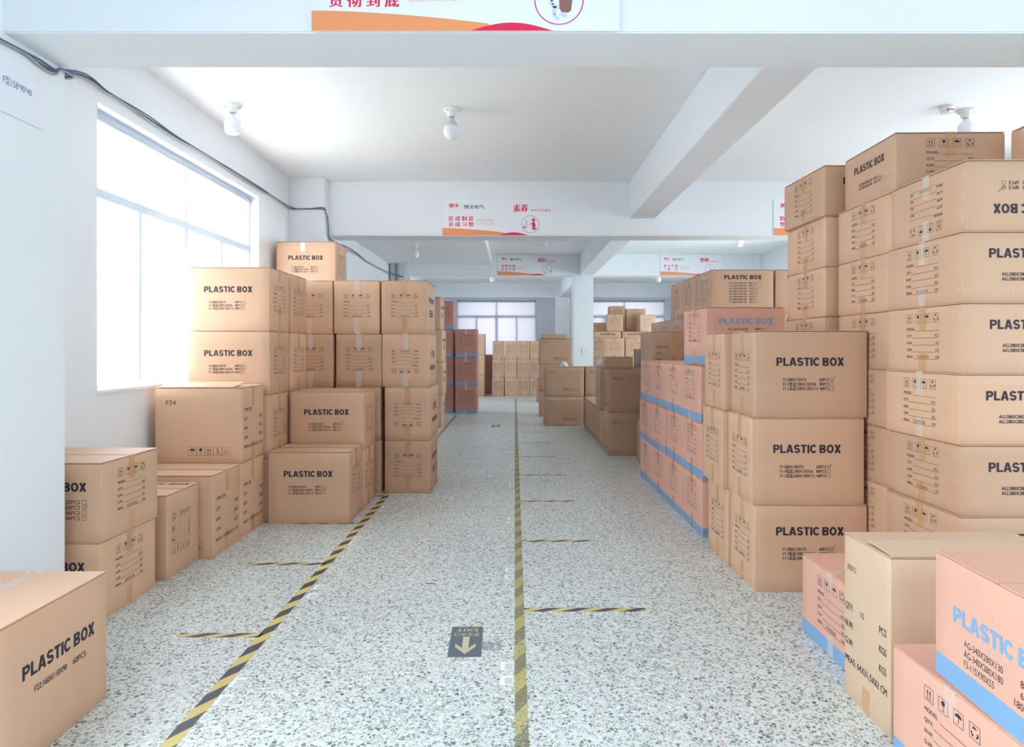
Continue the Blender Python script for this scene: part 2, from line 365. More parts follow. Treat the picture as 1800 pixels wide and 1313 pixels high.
class Ink:
    def title(s, x, y, ch, width, align='c'):
        ink, w = HEAVY; sx = width/w; ox = x-(width/2 if align == 'c' else width if align == 'r' else 0)
        for n, p in ink:
            for i in range(len(p)): s.lay[len(s.v)+i] = n
            s.poly([(ox+a*sx, y+b*ch) for a, b in p])
    def __init__(s): s.v = []; s.f = []; s.lay = {}          # lay: sheet number of a vertex, so overlapping strokes never share a plane
    def poly(s, pts):
        b = len(s.v); s.v += list(pts); s.f.append(tuple(range(b, b+len(pts))))
    def rect(s, x0, y0, x1, y1): s.poly([(x0, y0), (x1, y0), (x1, y1), (x0, y1)])
    def frame(s, x0, y0, x1, y1, t):
        s.rect(x0, y0, x1, y0+t); s.rect(x0, y1-t, x1, y1); s.rect(x0, y0+t, x0+t, y1-t); s.rect(x1-t, y0+t, x1, y1-t)
    def stroke(s, pts, t):
        for (ax, ay), (bx, by) in zip(pts, pts[1:]):
            dx, dy = bx-ax, by-ay; l = math.hypot(dx, dy) or 1; nx, ny = -dy/l*t/2, dx/l*t/2
            s.poly([(ax+nx, ay+ny), (ax-nx, ay-ny), (bx-nx, by-ny), (bx+nx, by+ny)])
    def text(s, t, x, y, ch, width=None, bold=0.0, align='l'):
        vs, fs, x0, x1, y0, y1 = glyphs(t, 0.0)
        cjk = all(ord(c) > 0x2e80 or c == ' ' for c in t)
        if cjk: x0, x1 = 0, len(t)
        sy = ch/(0.93 if cjk else 0.727); oy = -0.09 if cjk else 0
        sx = width/(x1-x0) if width else sy
        w = (x1-x0)*sx; ox = x - (0 if align == 'l' else w/2 if align == 'c' else w)
        for n, dx in enumerate((-bold*sy*.75, 0, bold*sy*.75) if bold else (0,)):
            b = len(s.v); s.lay.update({b+i: 2*n for i in range(len(vs)) if n}); s.v += [(ox+dx+(a-x0)*sx, y+(c-oy)*sy) for a, c in vs]; s.f += [tuple(i+b for i in f) for f in fs]
    def disc(s, cx, cy, r, n=24, a0=0, a1=2*PI):
        pts = [(cx+r*math.cos(a0+(a1-a0)*k/n), cy+r*math.sin(a0+(a1-a0)*k/n)) for k in range(n+(0 if a1-a0 > 6.28 else 1))]
        s.poly(pts)
    def ring(s, cx, cy, r, t, n=40):
        s.stroke([(cx+r*math.cos(2*PI*k/n), cy+r*math.sin(2*PI*k/n)) for k in range(n+1)], t)
    def turned(s, deg):
        c, q = math.cos(math.radians(deg)), math.sin(math.radians(deg)); s.v = [(x*c-y*q, x*q+y*c) for x, y in s.v]; return s
    def mesh(s, name, fn):
        pts = []
        for i, (x, y) in enumerate(s.v):
            p = fn(x, y); n = s.lay.get(i, 0)
            if n:
                P = Vector(p); nr = (Vector(fn(x+.2, y))-P).cross(Vector(fn(x, y+.2))-P).normalized(); p = P+nr*(.006*n)
            pts.append(tuple(c/100 for c in p))
        me = bpy.data.meshes.new(name); me.from_pydata(pts, [], s.f); me.update(); return me

def icon(k, kind, x, y, q, frame=0.16):
    """symbol in a square of side q whose lower-left corner is (x, y)"""
    P = lambda a, b: (x+a*q, y+b*q)
    if frame: k.frame(x, y, x+q, y+q, frame)
    if kind == 'up':
        for cx in (0.36, 0.64):
            k.poly([P(cx-.035, .24), P(cx+.035, .24), P(cx+.035, .6), P(cx-.035, .6)])
            k.poly([P(cx-.10, .58), P(cx+.10, .58), P(cx, .82)])
        k.poly([P(.2, .14), P(.8, .14), P(.8, .19), P(.2, .19)])
    elif kind == 'glass':
        k.poly([P(.36, .84), P(.30, .66), P(.36, .54), P(.47, .48), P(.53, .48), P(.64, .54), P(.70, .66), P(.64, .84)])
        k.poly([P(.48, .2), P(.52, .2), P(.52, .5), P(.48, .5)]); k.poly([P(.38, .16), P(.62, .16), P(.62, .20), P(.38, .20)])
    elif kind == 'umbrella':
        pts = [P(.5+.34*math.cos(a*PI/14), .56+.26*math.sin(a*PI/14)) for a in range(15)]
        k.poly(pts); k.stroke([P(.5, .58), P(.5, .26), P(.46, .2), P(.40, .24)], .05*q)
    elif kind == 'recycle':
        for j in range(3):
            a = PI/2+j*2*PI/3
            p = lambda r, d: P(.5+r*math.cos(a+d), .48+r*math.sin(a+d))
            k.stroke([p(.30, -.55), p(.31, -.15), p(.31, .3)], .11*q); k.poly([p(.42, .28), p(.16, .30), p(.30, .75)])
    elif kind == 'five':
        k.text('5', x+.5*q, y+.34*q, .48*q, bold=.02, align='c'); k.rect(x+.22*q, y+.16*q, x+.78*q, y+.21*q)
    elif kind == 'triangle':
        k.stroke([P(.22, .25), P(.5, .72), P(.78, .25), P(.22, .25)], .05*q)

def d_sym(w, h, top=3.4, meas='57.5X55X30', sc=1.0):
    k = Ink(); X = -12*sc; y = h/2-top
    for i, kind in enumerate(('up', 'glass', 'umbrella', 'recycle')):
        icon(k, kind, X+i*6.6*sc, y-4.3*sc, 4.3*sc)
    for i, (a, b) in enumerate((('MODEL:', ''), ('QTY:', 'PCS'), ('N.W:', 'KG'), ('G.W:', 'KG'), ('MEAS:', 'CM'))):
        yb = y-(7.6+3.25*i)*sc; k.text(a, X, yb, 1.35*sc, bold=.025)
        x0 = X+(7.3 if i == 0 else 5.3 if i == 4 else 4.2)*sc
        k.rect(x0, yb-.45*sc, X+24*sc, yb-.30*sc)
        if b: k.text(b, X+24*sc, yb, 1.35*sc, bold=.02, align='r')
        if i == 4: k.text(meas, X+8*sc, yb, 1.5*sc, width=8.5*sc, bold=.0)
    return k
def d_f1(w, h, tick=1, top=14.6):
    k0 = Ink(); k = Ink(); q = Ink(); t = h/2
    k0.title(-.5, t-top-4.5, 4.5, 36.4, 'c')
    for i, (a, b, ww) in enumerate((('F1:200X120X75', '60PCS', 12.6), ('F1-3低盖:200X120X56', '80PCS', 17.7), ('F1-1高盖:200X120X113', '40PCS', 18.5))):
        y = t-top-12.7-2.42*i; k.text(a, -15, y, 1.75, width=ww, bold=.028); q.text(b, 4.6, y, 1.75, width=5.2, bold=.028)
        q.frame(10.4, y-.1, 12.2, y+1.7, .16)
        if i == tick: q.stroke([(10.6, y+1.2), (11.2, y+.4), (13.4, y+3.0)], .18)
    return [k0, k, q]
def d_ag(w, h, tick=1):
    k0 = Ink(); k = Ink(); q = Ink(); t = h/2
    k0.title(0, t-11.3, 4.0, 32.4, 'c')
    for i, (a, b) in enumerate((('AG:280X280X130', '8PCS'), ('AG:280X280X180', '6PCS'))):
        y = t-18.9-2.05*i; k.text(a, -10.8, y, 1.55, width=14.5, bold=.028); q.text(b, 5.5, y, 1.55, width=4.2, bold=.028)
        q.frame(11, y-.1, 12.6, y+1.5, .15)
        if i == tick: q.stroke([(11.1, y+1), (11.8, y+.2), (14.2, y+2.6)], .22)
    return [k0, k, q]
def d_ag8(w, h):
    k = Ink(); t = h/2
    k.title(0, t-9.4, 4.0, 36, 'c')
    for i, (a, b) in enumerate((('AG:170X140X100', '48PCS'), ('AG:200X150X130', '10PCS'), ('AG:250X180X100', '12PCS'), ('AG:300X150X130', '12PCS'),
                                ('AG:300X190X180', '6PCS'), ('AG:300X200X130', '12PCS'), ('AG:300X200X180', '8PCS'), ('F11:280X200X140', '8PCS'))):
        y = t-13.8-2.62*i; k.text(a, -13.4, y, 1.6, width=17, bold=.028); k.text(b, 11.2, y, 1.6, bold=.028, align='r'); k.frame(12.2, y-.1, 13.8, y+1.5, .15)
        if i in (0, 2): k.stroke([(12.4, y+1), (13.2, y), (17.5, y+2.8)], .25)
    return k
def d_f22(w, h):
    k = Ink(); t = h/2
    k.title(.8, t-20.2, 4.5, 36, 'c')
    q = Ink(); q.text('F22:160X110X90', -11.8, t-26, 2.1, width=15.6, bold=.02); z = Ink(); z.text('60PCS', 7, t-26, 2.1, width=7, bold=.02)
    return [k, q, z]
def d_ox(w, h):
    k = Ink(); t = h/2
    k.title(w/2-7.3, t-13.7, 4.2, 36, 'r')
    k0 = k; k = Ink()
    for i in range(4):
        y = t-19.7-2.55*i; k.text('PCS', w/2-10.4, y, 1.9, width=4.2, bold=.01, align='r'); k.frame(w/2-9.3, y-.1, w/2-7.2, y+1.9, .17)
        k.text(('F3:120X90X70', 'F3-1:120X90X55', 'F4:158X90X60', 'F4-1:158X90X40')[i], w/2-36, y, 1.8, width=17, bold=.01)
        k.text(('120', '160', '96', '144')[i], w/2-14.9, y, 1.9, bold=.01, align='r')
        if i == 1: k.stroke([(w/2-9, y+1.2), (w/2-8.3, y+.4), (w/2-6.2, y+2.4)], .2)
    return [k0, k]
def d_pink_side(w, h):
    k = Ink(); q = Ink(); t = h/2
    for i, (a, b) in enumerate((('AG-340X280X130', '8PCS'), ('AG-340X280X180', '6PCS'), ('F3-115X90X55', '180PCS'))):
        y = t-22.3-2.75*i; k.text(a, -14.5, y, 1.9, width=(16, 16, 12.6)[i], bold=.0); q.text(b, 13.5, y, 1.9, bold=.0, align='r')
    return [k, q]
def d_pink_line(w, h):
    k = Ink(); t = h/2
    k.text('AG-140X120X95', -13, t-16.5, 1.8, width=14.5, bold=.01); q = Ink(); q.text('48PCS', 6.4, t-16.5, 1.8, width=6, bold=.01); q.frame(13, t-16.6, 14.8, t-14.8, .16)
    return [k, q]
def d_pink_title(w, h, base=12.2):
    k = Ink(); k.title(0, h/2-base, 4.5, 39, 'c'); return k
def strip5(k, x, y, q):
    for i, kind in enumerate(('umbrella', 'glass', 'up', 'five', 'triangle')): icon(k, kind, x+i*q, y, q, 0.14)
def d_f24(w, h):
    k = Ink(); k.text('F24', -w/2+7.7, h/2-12, 3.2, width=6.7, bold=.008); q = Ink(); strip5(q, -w/2+22.7, h/2-46.9, 5.85); return [k, q]
def d_type(w, h, t='F24', meas='58X46X52', unit='KGS', top=17):
    out = []; a = -w/2+5; b = w/2-4
    for i, (l, r) in enumerate((('TYPE: '+t, ''), ('QTY:', 'PCS'), ('N.W:', unit), ('G.W:', unit), ('MEAS: '+meas+' CM', ''))):
        y = h/2-top-6.5*i; k = Ink(); k.text(l, a, y, 2.3, width=(b-a) if i == 4 else None, bold=.028); out.append(k)
        if r: k = Ink(); k.text(r, b, y, 2.3, bold=.028, align='r'); out.append(k)
    return out
def d_name(w, h, t='F10-1', ch=2.7, top=10, strip=True):
    k = Ink(); k.text(t, -w/2+w*.12, h/2-top, ch, bold=.02)
    if not strip: return k
    q = Ink(); strip5(q, -w/2+w*.45, h/2-h*.82, 5.4); return [k, q]
def d_303(w, h):
    k = Ink(); a = -w/2+1.2
    k.text('303012', -w/2+2.6, h/2-13, 2.2, width=6.4, bold=.0); out = [k]
    for i, (l, r) in enumerate((('QTY:', 'PCS'), ('N.W:', 'KGS'), ('G.W:', 'KGS'), ('MEAS: 64X31.5X62 CM', ''))):
        y = h/2-28-6.6*i; k = Ink(); out.append(k); k.text(l, a, y, 2.6, width=(w-3.4) if i == 3 else 5.4, bold=.028)
        if r: k = Ink(); out.append(k); k.text(r, w/2-2.6, y, 2.6, width=4.6, bold=.028, align='r')
        if i == 0: k = Ink(); out.append(k); k.text('10', a+10.5, y, 2.4, width=2.6)
    return out
def d_scrawl(w, h):
    k = Ink(); k.stroke([(2, 12), (5, 8), (10, 14), (14, 15), (14, 11), (9, 10)], .3); k.stroke([(13, 16), (8, -8)], .3); return k
DES = {
 'scrawl': d_scrawl,
 'sym30': lambda w, h: d_sym(w, h, 3.4), 'sym47': lambda w, h: d_sym(w, h, 12.2, '62X42X47'), 'sym38': lambda w, h: d_sym(w, h, 5.2, '60X50X38'),
 'sym40': lambda w, h: d_sym(w, h, 3.2, '57X55X38'), 'sym36': lambda w, h: d_sym(w, h, 4.6, '57.7X55X38'), 'sym41': lambda w, h: d_sym(w, h, 7.5, '58X56X41'),
 'sym56': lambda w, h: d_sym(w, h, 11, '57X43X56', 1.1), 'symfar': lambda w, h: d_sym(w, h, 11, '52X33X50', .95),
 'sym30u': lambda w, h: d_sym(w, h, 3.4).turned(180), 'sym47u': lambda w, h: d_sym(w, h, 12.2, '62X42X47').turned(180),
 'sym_side': lambda w, h: d_sym(w, w, 6, '60X48X40').turned(90),
 'f1a': lambda w, h: d_f1(w, h, 0), 'f1b': lambda w, h: d_f1(w, h, 1), 'f1c': lambda w, h: d_f1(w, h, 2), 'f1u': lambda w, h: [q.turned(180) for q in d_f1(w, h, 1)],
 'f1low': lambda w, h: d_f1(w, h, 1, 14.2), 'f1bot': lambda w, h: d_f1(w, h, 0, 12),
 'ag': lambda w, h: d_ag(w, h), 'agu': lambda w, h: [q.turned(180) for q in d_ag(w, h, 0)], 'ag8': d_ag8, 'f22': d_f22, 'ox': d_ox,
 'pinkside': d_pink_side, 'pinkline': d_pink_line, 'f24': d_f24, 'f24s': d_type,
 'f10s': lambda w, h: d_type(w, h, 'F10', '64X48X50'), 'f10_1': lambda w, h: d_name(w, h, 'F10-1'), 'f10_2': lambda w, h: d_name(w, h, 'F10-2'),
 'f10top': lambda w, h: d_name(w, h, 'F10-1', 2.7, 8), 'f11_1': lambda w, h: d_name(w, h, 'F11-1', 3.9, 14, False), 'f11s': lambda w, h: d_type(w, h, 'F11', '46X45X53', 'KGS', 20),
 'ht8': lambda w, h: d_name(w, h, 'HT-8', 4, 12, False), '303': d_303,
 'title': lambda w, h: d_pink_title(w, h, 9),
}

# ------------------------------------------------------------------ cartons
def disp(face, u, v, var):
    """gentle bulge / dent of a carton panel in cm; u, v in 0..1"""
    r = random.Random(var*10+{'f': 1, 'r': 2, 'l': 3, 'b': 4}.get(face, 5))
    a, b, c = r.uniform(-.32, .10), r.uniform(-.10, .10), r.uniform(-.10, .10)
    u = min(max(u, 0), 1); v = min(max(v, 0), 1); e = math.sin(PI*u)*math.sin(PI*v)
    return a*e+b*math.sin(2*PI*u)*math.sin(PI*v)+c*math.sin(PI*u)*math.sin(2*PI*v)
FL = 0.45                                     # flap thickness, cm
_cache = {}
def body_mesh(w, d, h, var, bulge=True):
    key = ('body', w, d, h, var)
    if key in _cache: return _cache[key]
    H = h-FL-.25; r = .55; N = 8; ring = []
    def side(face, p0, p1, L):
        for k in range(N+1):
            t = k/N; ring.append((p0[0]+(p1[0]-p0[0])*t, p0[1]+(p1[1]-p0[1])*t, face, t))
    a, b = w/2, d/2
    side('f', (-a+r, -b), (a-r, -b), w); ring.append((a-r*.3, -b+r*.3, None, 0))
    side('r', (a, -b+r), (a, b-r), d); ring.append((a-r*.3, b-r*.3, None, 0))
    side('b', (a-r, b), (-a+r, b), w); ring.append((-a+r*.3, b-r*.3, None, 0))
    side('l', (-a, b-r), (-a, -b+r), d); ring.append((-a+r*.3, -b+r*.3, None, 0))
    nrm = {'f': (0, -1), 'r': (1, 0), 'b': (0, 1), 'l': (-1, 0)}
    eg = .5/H; lev = [0, eg, .15, .35, .5, .65, .85, 1-eg, 1]; vs = []; n = len(ring)
    for q in lev:
        for x, y, fc, t in ring:
            if fc: dd = disp(fc, t, q, var); x += nrm[fc][0]*dd; y += nrm[fc][1]*dd
            if q in (0, 1): x -= math.copysign(.4, x); y -= math.copysign(.4, y)
            vs.append((x/100, y/100, q*H/100))
    fs = [(i*n+k, i*n+(k+1) % n, (i+1)*n+(k+1) % n, (i+1)*n+k) for i in range(len(lev)-1) for k in range(n)]
    fs.append(tuple(range(n))[::-1]); fs.append(tuple((len(lev)-1)*n+k for k in range(n)))
    me = bpy.data.meshes.new('carton_body'); me.from_pydata(vs, [], fs); me.update()
    for p in me.polygons: p.use_smooth = len(p.vertices) == 4
    for e in me.edges:
        if all(v < n for v in e.vertices) or all(v >= (len(lev)-1)*n for v in e.vertices): e.use_edge_sharp = True
    _cache[key] = me; return me
def face_fn(face, w, d, h, var, off=.06):
    def fn(u, v):
        q = (v+h/2)/(h-FL)
        if face in 'fb':
            dd = disp(face, (u+w/2)/w, q, var)+off
            return (u, -d/2-dd, v+h/2) if face == 'f' else (-u, d/2+dd, v+h/2)
        if face == 't': return (u, v, h+off)
        dd = disp(face, (u+d/2)/d, q, var)+off
        return (w/2+dd, u, v+h/2) if face == 'r' else (-w/2-dd, -u, v+h/2)
    return fn
def print_mesh(des, face, w, d, h, var):
    key = ('print', des, face, w, d, h, var)
    if key not in _cache:
        fw = w if face in 'fbt' else d; fh = d if face == 't' else h
        ks = DES[des](fw, fh); _cache[key] = [q.mesh('printing', face_fn(face, w, d, h, var)) for q in (ks if isinstance(ks, list) else [ks])]
    return _cache[key]
def flap_mesh(w, d, h, axis, side, var):
    key = ('flap', w, d, h, axis, side, var)
    if key not in _cache:
        g = .2; x0, x1, y0, y1 = -w/2+.12, w/2-.12, -d/2+.12, d/2-.12
        if axis == 'x': y0, y1 = (y0, -g) if side < 0 else (g, y1)
        else: x0, x1 = (x0, -g) if side < 0 else (g, x1)
        _cache[key] = boxes_mesh('carton_flap', [(x0, x1, y0, y1, h-FL, h)], .12)
    return _cache[key]
def tape_mesh(w, d, h, axis, var, up, part, tw=5.0):
    """part 'top': strip along the top seam folded down both ends by `up` cm; else a strip `up` cm high from the bottom edge on face `part`"""
    key = ('tape', w, d, h, axis, var, up, part, tw)
    if key in _cache: return _cache[key]
    t = tw/2; o = .05
    def col(face, z0, z1, n=6):
        fn = face_fn(face, w, d, h, var, .035)
        return [(fn(-t, z0+(z1-z0)*i/n-h/2), fn(t, z0+(z1-z0)*i/n-h/2)) for i in range(n+1)]
    if part != 'top': rows = col(part, .1, up)
    elif axis == 'x':
        rows = [((-w/2, -t, h+o), (-w/2, t, h+o)), ((w/2, -t, h+o), (w/2, t, h+o))]
        if up: rows = [(q, p) for p, q in col('l', h-up, h-.2)]+rows+col('r', h-.2, h-up)
    else:
        rows = [((-t, -d/2, h+o), (t, -d/2, h+o)), ((-t, d/2, h+o), (t, d/2, h+o))]
        if up: rows = col('f', h-up, h-.2)+rows+[(q, p) for p, q in col('b', h-.2, h-up)]
    vs = [tuple(c/100 for c in p) for r in rows for p in r]
    fs = [(2*i, 2*i+1, 2*i+3, 2*i+2) for i in range(len(rows)-1)]
    me = bpy.data.meshes.new('packing_tape'); me.from_pydata(vs, [], fs); me.update(); _cache[key] = me; return me
def stripe_mesh(w, d, h, var, z0, z1):
    key = ('stripe', w, d, h, var, z0, z1)
    if key in _cache: return _cache[key]
    vs, fs = [], []
    for f in 'frbl':
        fn = face_fn(f, w, d, h, var, .03); fw = (w if f in 'fb' else d)-.9; b = len(vs)
        for i in range(9):
            u = -fw/2+fw*i/8
            for z in (z0, (z0+z1)/2, z1): vs.append(tuple(c/100 for c in fn(u, z-h/2)))
        for i in range(8):
            for j in range(2): fs.append((b+3*i+j, b+3*i+3+j, b+3*i+4+j, b+3*i+1+j))
    me = bpy.data.meshes.new('stripe'); me.from_pydata(vs, [], fs); me.update(); _cache[key] = me; return me
def staple_mesh(face, w, d, h, var, edge):
    key = ('staple', face, w, d, h, var, edge)
    if key in _cache: return _cache[key]
    k = Ink(); fw = w if face in 'fb' else d; n = max(3, int(h/9)); x = edge*(fw/2-2.4)
    for i in range(n):
        y = -h/2+h*(i+.6)/(n+.2); k.stroke([(x-.55, y-.5), (x+.55, y+.5)], .22)
    _cache[key] = k.mesh('staple_seam', face_fn(face, w, d, h, var, .08)); return _cache[key]

PLACED = []
def carton(label, group, X0, Z0, w, d, z, h, mat=KRAFT, f=None, s=None, ax='x', rot=0, tape='b', up=13, down=11,
           stripe=None, title=None, staple=None, extra=(), var=None, dx=0, dy=0, top=True, st=None, name='cardboard_carton'):
    """carton standing at X0..X0+w, Z0..Z0+d (cm), floor of it at height z; f: printing of its long sides, s: of its ends"""
    var = random.randint(0, 2) if var is None else var
    shade = (random.random(), 0.5, 0.5, 1)
    r = empty(name, ((X0+w/2+dx)/100, (Z0+d/2+dy)/100, z/100), math.radians(rot))
    tag(r, label, 'cardboard box', group)
    link('body', body_mesh(w, d, h, var), mat, r).color = shade
    for sd in (-1, 1):
        if top: link('flap', flap_mesh(w, d, h, ax, sd, var), mat, r).color = shade
    if tape:
        tm = TAPE_B if tape == 'b' else TAPE_C
        link('packing_tape', tape_mesh(w, d, h, ax, var, up, 'top'), tm, r)
        if down:
            for e in (('l', 'r') if ax == 'x' else ('f', 'b')): link('packing_tape', tape_mesh(w, d, h, ax, var, down, e), tm, r)
    def prt(des, face):
        if not des: return
        for pm in print_mesh(des, face, w, d, h, var): link('printing', pm, INK, r)
    prt(f, 'f'); prt(s, 'l'); prt(s, 'r')
    for des, face in extra: prt(des, face)
    if stripe:
        link('blue_stripe', stripe_mesh(w, d, h, var, *stripe), BLUE, r)
    if title:
        face, base = title; key = ('title', face, base, w, d, h, var)
        if key not in _cache:
            fw = w if face in 'fb' else d
            _cache[key] = d_pink_title(fw, h, base).mesh('title_printing', face_fn(face, w, d, h, var))
        link('title_printing', _cache[key], BLUE, r)['label'] = 'blue PLASTIC BOX lettering'
    if staple: link('staple_seam', staple_mesh(staple[0], w, d, h, var, staple[1]), STAPLE, r)
    return r
ORD = ['lowest', 'second', 'third', 'fourth', 'fifth', 'sixth', 'seventh', 'eighth']
def stack(look, where, group, X0, Z0, w, d, h, n, z=0, jit=.5, rj=.5, each=None, first=0, **kw):
    for i in range(n):
        k = dict(kw)
        if each and i in each: k.update(each[i])
        o = 'topmost' if i == n-1 and n > 1 else ORD[i+first]
        lab = k.pop('label', None) or (f'{look}, {o} {where}' if n > 1 else f'{look} {where}')
        k.setdefault('dx', random.uniform(-jit, jit)); k.setdefault('dy', random.uniform(-jit, jit)*.3); k.setdefault('rot', random.uniform(-rj, rj))
        carton(lab, group, X0, Z0, w, d, z+i*(h+.08), h, **k)

# ------------------------------------------------------------------ the room (cm)
LX, RX, FZ, BZ, CZ = -256, 505, 2120, -340, 324
def struct(name, me, mat, parent=None):
    o = link(name, me, mat, parent)
    if parent is None: tag(o, kind='structure')
    return o
struct('floor', boxes_mesh('floor', [(LX-24, RX+24, BZ-24, FZ+24, -12, 0)]), FLOOR)
struct('ceiling', boxes_mesh('ceiling', [(LX-24, RX+24, BZ-24, FZ+24, CZ, CZ+15)]), CEIL)
WZ0, WZ1 = 103, 282
def wall_along(axis, fixed0, fixed1, a0, a1, opens):
    bs = []; cur = a0
    def add(p, q, z0, z1):
        bs.append((fixed0, fixed1, p, q, z0, z1) if axis == 'y' else (p, q, fixed0, fixed1, z0, z1))
    for p, q in opens:
        add(cur, p, 0, CZ); add(p, q, 0, WZ0); add(p, q, WZ1, CZ); cur = q
    add(cur, a1, 0, CZ); return bs
OL = [(-70, 190), (415, 677), (1500, 1760)]; OR_ = [(-100, 160), (415, 677), (900, 1160), (1500, 1760)]; OF = [(-182, 67), (218, 471)]
struct('wall_left', boxes_mesh('wall_left', wall_along('y', LX-24, LX, BZ, FZ, OL)), WALL)
struct('wall_right', boxes_mesh('wall_right', wall_along('y', RX, RX+24, BZ, FZ, OR_)), WALL)
struct('wall_far', boxes_mesh('wall_far', wall_along('x', FZ, FZ+24, LX-24, RX+24, OF)), WALL)
struct('wall_rear', boxes_mesh('wall_rear', wall_along('x', BZ-24, BZ, LX-24, RX+24, OF)), WALL)

wn = [0]
def window(axis, p, q, outer, sign, sill=True):
    """frame set in an opening p..q; outer = plane of the frame, sign = direction to the room"""
    wn[0] += 1; t = 5; m = (p+q)/2; zt = 230; f0, f1 = outer-2.5, outer+2.5
    segs = [(p, q, WZ0, WZ0+t), (p, q, WZ1-t, WZ1), (p, p+t, WZ0, WZ1), (q-t, q, WZ0, WZ1), (p, q, zt-4, zt+4), (m-4, m+4, WZ0, zt),
            (m-2, m+2, zt, WZ1), ((p+m)/2-2.6, (p+m)/2+2.6, WZ0, zt), ((q+m)/2-2.6, (q+m)/2+2.6, WZ0, zt)]
    mk = lambda a, b, c, e, g0, g1: (g0, g1, a, b, c, e) if axis == 'y' else (a, b, g0, g1, c, e)
    o = struct('window_%d' % wn[0], boxes_mesh('window_frame', [mk(a, b, c, e, f0, f1) for a, b, c, e in segs], .3), FRAME)
    link('pane', boxes_mesh('pane', [mk(p+2, q-2, WZ0+2, WZ1-2, outer-.3, outer+.3)]), GLASS, o)
    if sill:
        a, b = sorted((outer+sign*3, outer+sign*22)); link('sill', boxes_mesh('sill', [mk(p+.2, q-.2, WZ0-.1, WZ0+2.2, a, b)], .4), WHITE, o)
    return o
def blind(axis, p, q, plane, sign, label, zb=107):
    r = empty('roller_blind', ((plane if axis == 'y' else (p+q)/2)/100, ((p+q)/2 if axis == 'y' else plane)/100, zb/100)); tag(r, label, 'roller blind', 'roller blinds in the windows')
    L = (q-p)/2-1.5; zt = WZ1-6-zb
    vs, fs = [], []; n, mrows = 40, 14
    for j in range(mrows+1):
        for i in range(n+1):
            a = -L+2*L*i/n; z = zt*j/mrows; off = .35*math.sin(i*.55)*(1-j/mrows)**2*1.6
            vs.append((off/100, a/100, z/100) if axis == 'y' else (a/100, off/100, z/100))
    for j in range(mrows):
        for i in range(n): fs.append((j*(n+1)+i, j*(n+1)+i+1, (j+1)*(n+1)+i+1, (j+1)*(n+1)+i))
    me = bpy.data.meshes.new('blind_fabric'); me.from_pydata(vs, [], fs); me.update()
    for pl in me.polygons: pl.use_smooth = True
    link('fabric', me, BLIND, r)
    tb = lambda z, rad: tube_mesh('tube', [(0, -L-1, z), (0, 0, z), (0, L+1, z)] if axis == 'y' else [(-L-1, 0, z), (0, 0, z), (L+1, 0, z)], rad, 14)
    link('roller_tube', tb(zt+1.4, 2.4), simple('roller_tube_grey', (0.50, 0.56, 0.64), .4), r)
    link('bottom_bar', tb(-.4, .8), WHITE, r)
    return r
window('y', *OL[0], LX-18, 1); window('y', *OL[1], LX-20, 1); window('y', *OL[2], LX-18, 1)
for a in OR_: window('y', *a, RX+18, -1)
for a in OF: window('x', *a, FZ+18, -1)
for a in OF: window('x', *a, BZ-18, 1)  # unseen rear windows, added to let the fill reach the carton fronts
blind('y', *OL[1], LX-9, 1, 'white roller blind glowing over the window in the long side wall')
blind('x', *OF[0], FZ+8, -1, 'pinkish roller blind in the end window behind the small carton rows')
blind('x', *OF[1], FZ+8, -1, 'pinkish roller blind in the end window behind the pyramid of cartons')

# beams and pillars
B = [(279, 314, 261), (783, 818, 261), (1390, 1425, 280), (1997, 2032, 281)]
for i, (a, b, z) in enumerate(B):
    struct('beam_%d' % (i+1), boxes_mesh('beam', [(LX, RX, a, b, z, CZ)], .6), WALL)
segs = [(BZ, 279)]+[(B[i][1], B[i+1][0]) for i in range(3)]+[(2032, FZ)]
for i, (a, b) in enumerate(segs):
    struct('long_beam_%d' % (i+1), boxes_mesh('beam', [(133, 162, a, b, 281, CZ)], .6), WALL)
struct('ceiling_slab', boxes_mesh('slab', [(LX, -48, 818, 1390, 303, CZ)], .5), CEIL)
for i, (x0, x1, a, b, z) in enumerate([(LX, -211, 268, 318, CZ), (LX, -215.5, 767, 820, CZ), (LX, -214, 1388, 1430, CZ), (LX, -214, 1990, 2035, CZ),
                                       (120, 161, 1389, 1427, CZ), (120, 163, 1990, 2034, CZ), (490, RX, 767, 818, CZ), (490, RX, 1388, 1427, CZ)]):
    struct('pillar_%d' % (i+1), boxes_mesh('pillar', [(x0, x1, a, b, 0, z)], .7), WALL)

# ------------------------------------------------------------------ lamps, detector, pipes, cable, switch
HOLD = lathe_mesh('lamp_holder', [(6.6, 0), (6.8, -.8), (6.4, -1.8), (4.6, -2.2), (4.2, -3.5), (3.6, -6.2), (2.9, -6.6)])
BULB_T = lathe_mesh('bulb', [(2.1, -7.0), (2.2, -8.2), (3.2, -9.4), (5.2, -11.2), (6.0, -12.6), (6.1, -14), (6.1, -20.2), (5.6, -22), (4.2, -23.1), (2, -23.7), (.2, -23.8)])
NECK = lathe_mesh('bulb_neck', [(2.0, -6.5), (2.0, -7.1)])
BULB_G = lathe_mesh('bulb', [(2.1, -7.0), (2.2, -8.4), (2.9, -10), (4.4, -12), (5.6, -14.2)])
GLOBE = lathe_mesh('bulb_globe', [(5.6, -14.2), (6.3, -16), (6.5, -18), (6.3, -20.2), (5.4, -22.3), (3.6, -24), (1.6, -24.8), (.2, -25)])
BASEG = simple('bulb_base_grey', (0.62, 0.63, 0.64), .35)
SCREW = boxes_mesh('screw', [(4.9, 5.7, -.4, .4, -2.3, -1.7), (-5.7, -4.9, -.4, .4, -2.3, -1.7)])
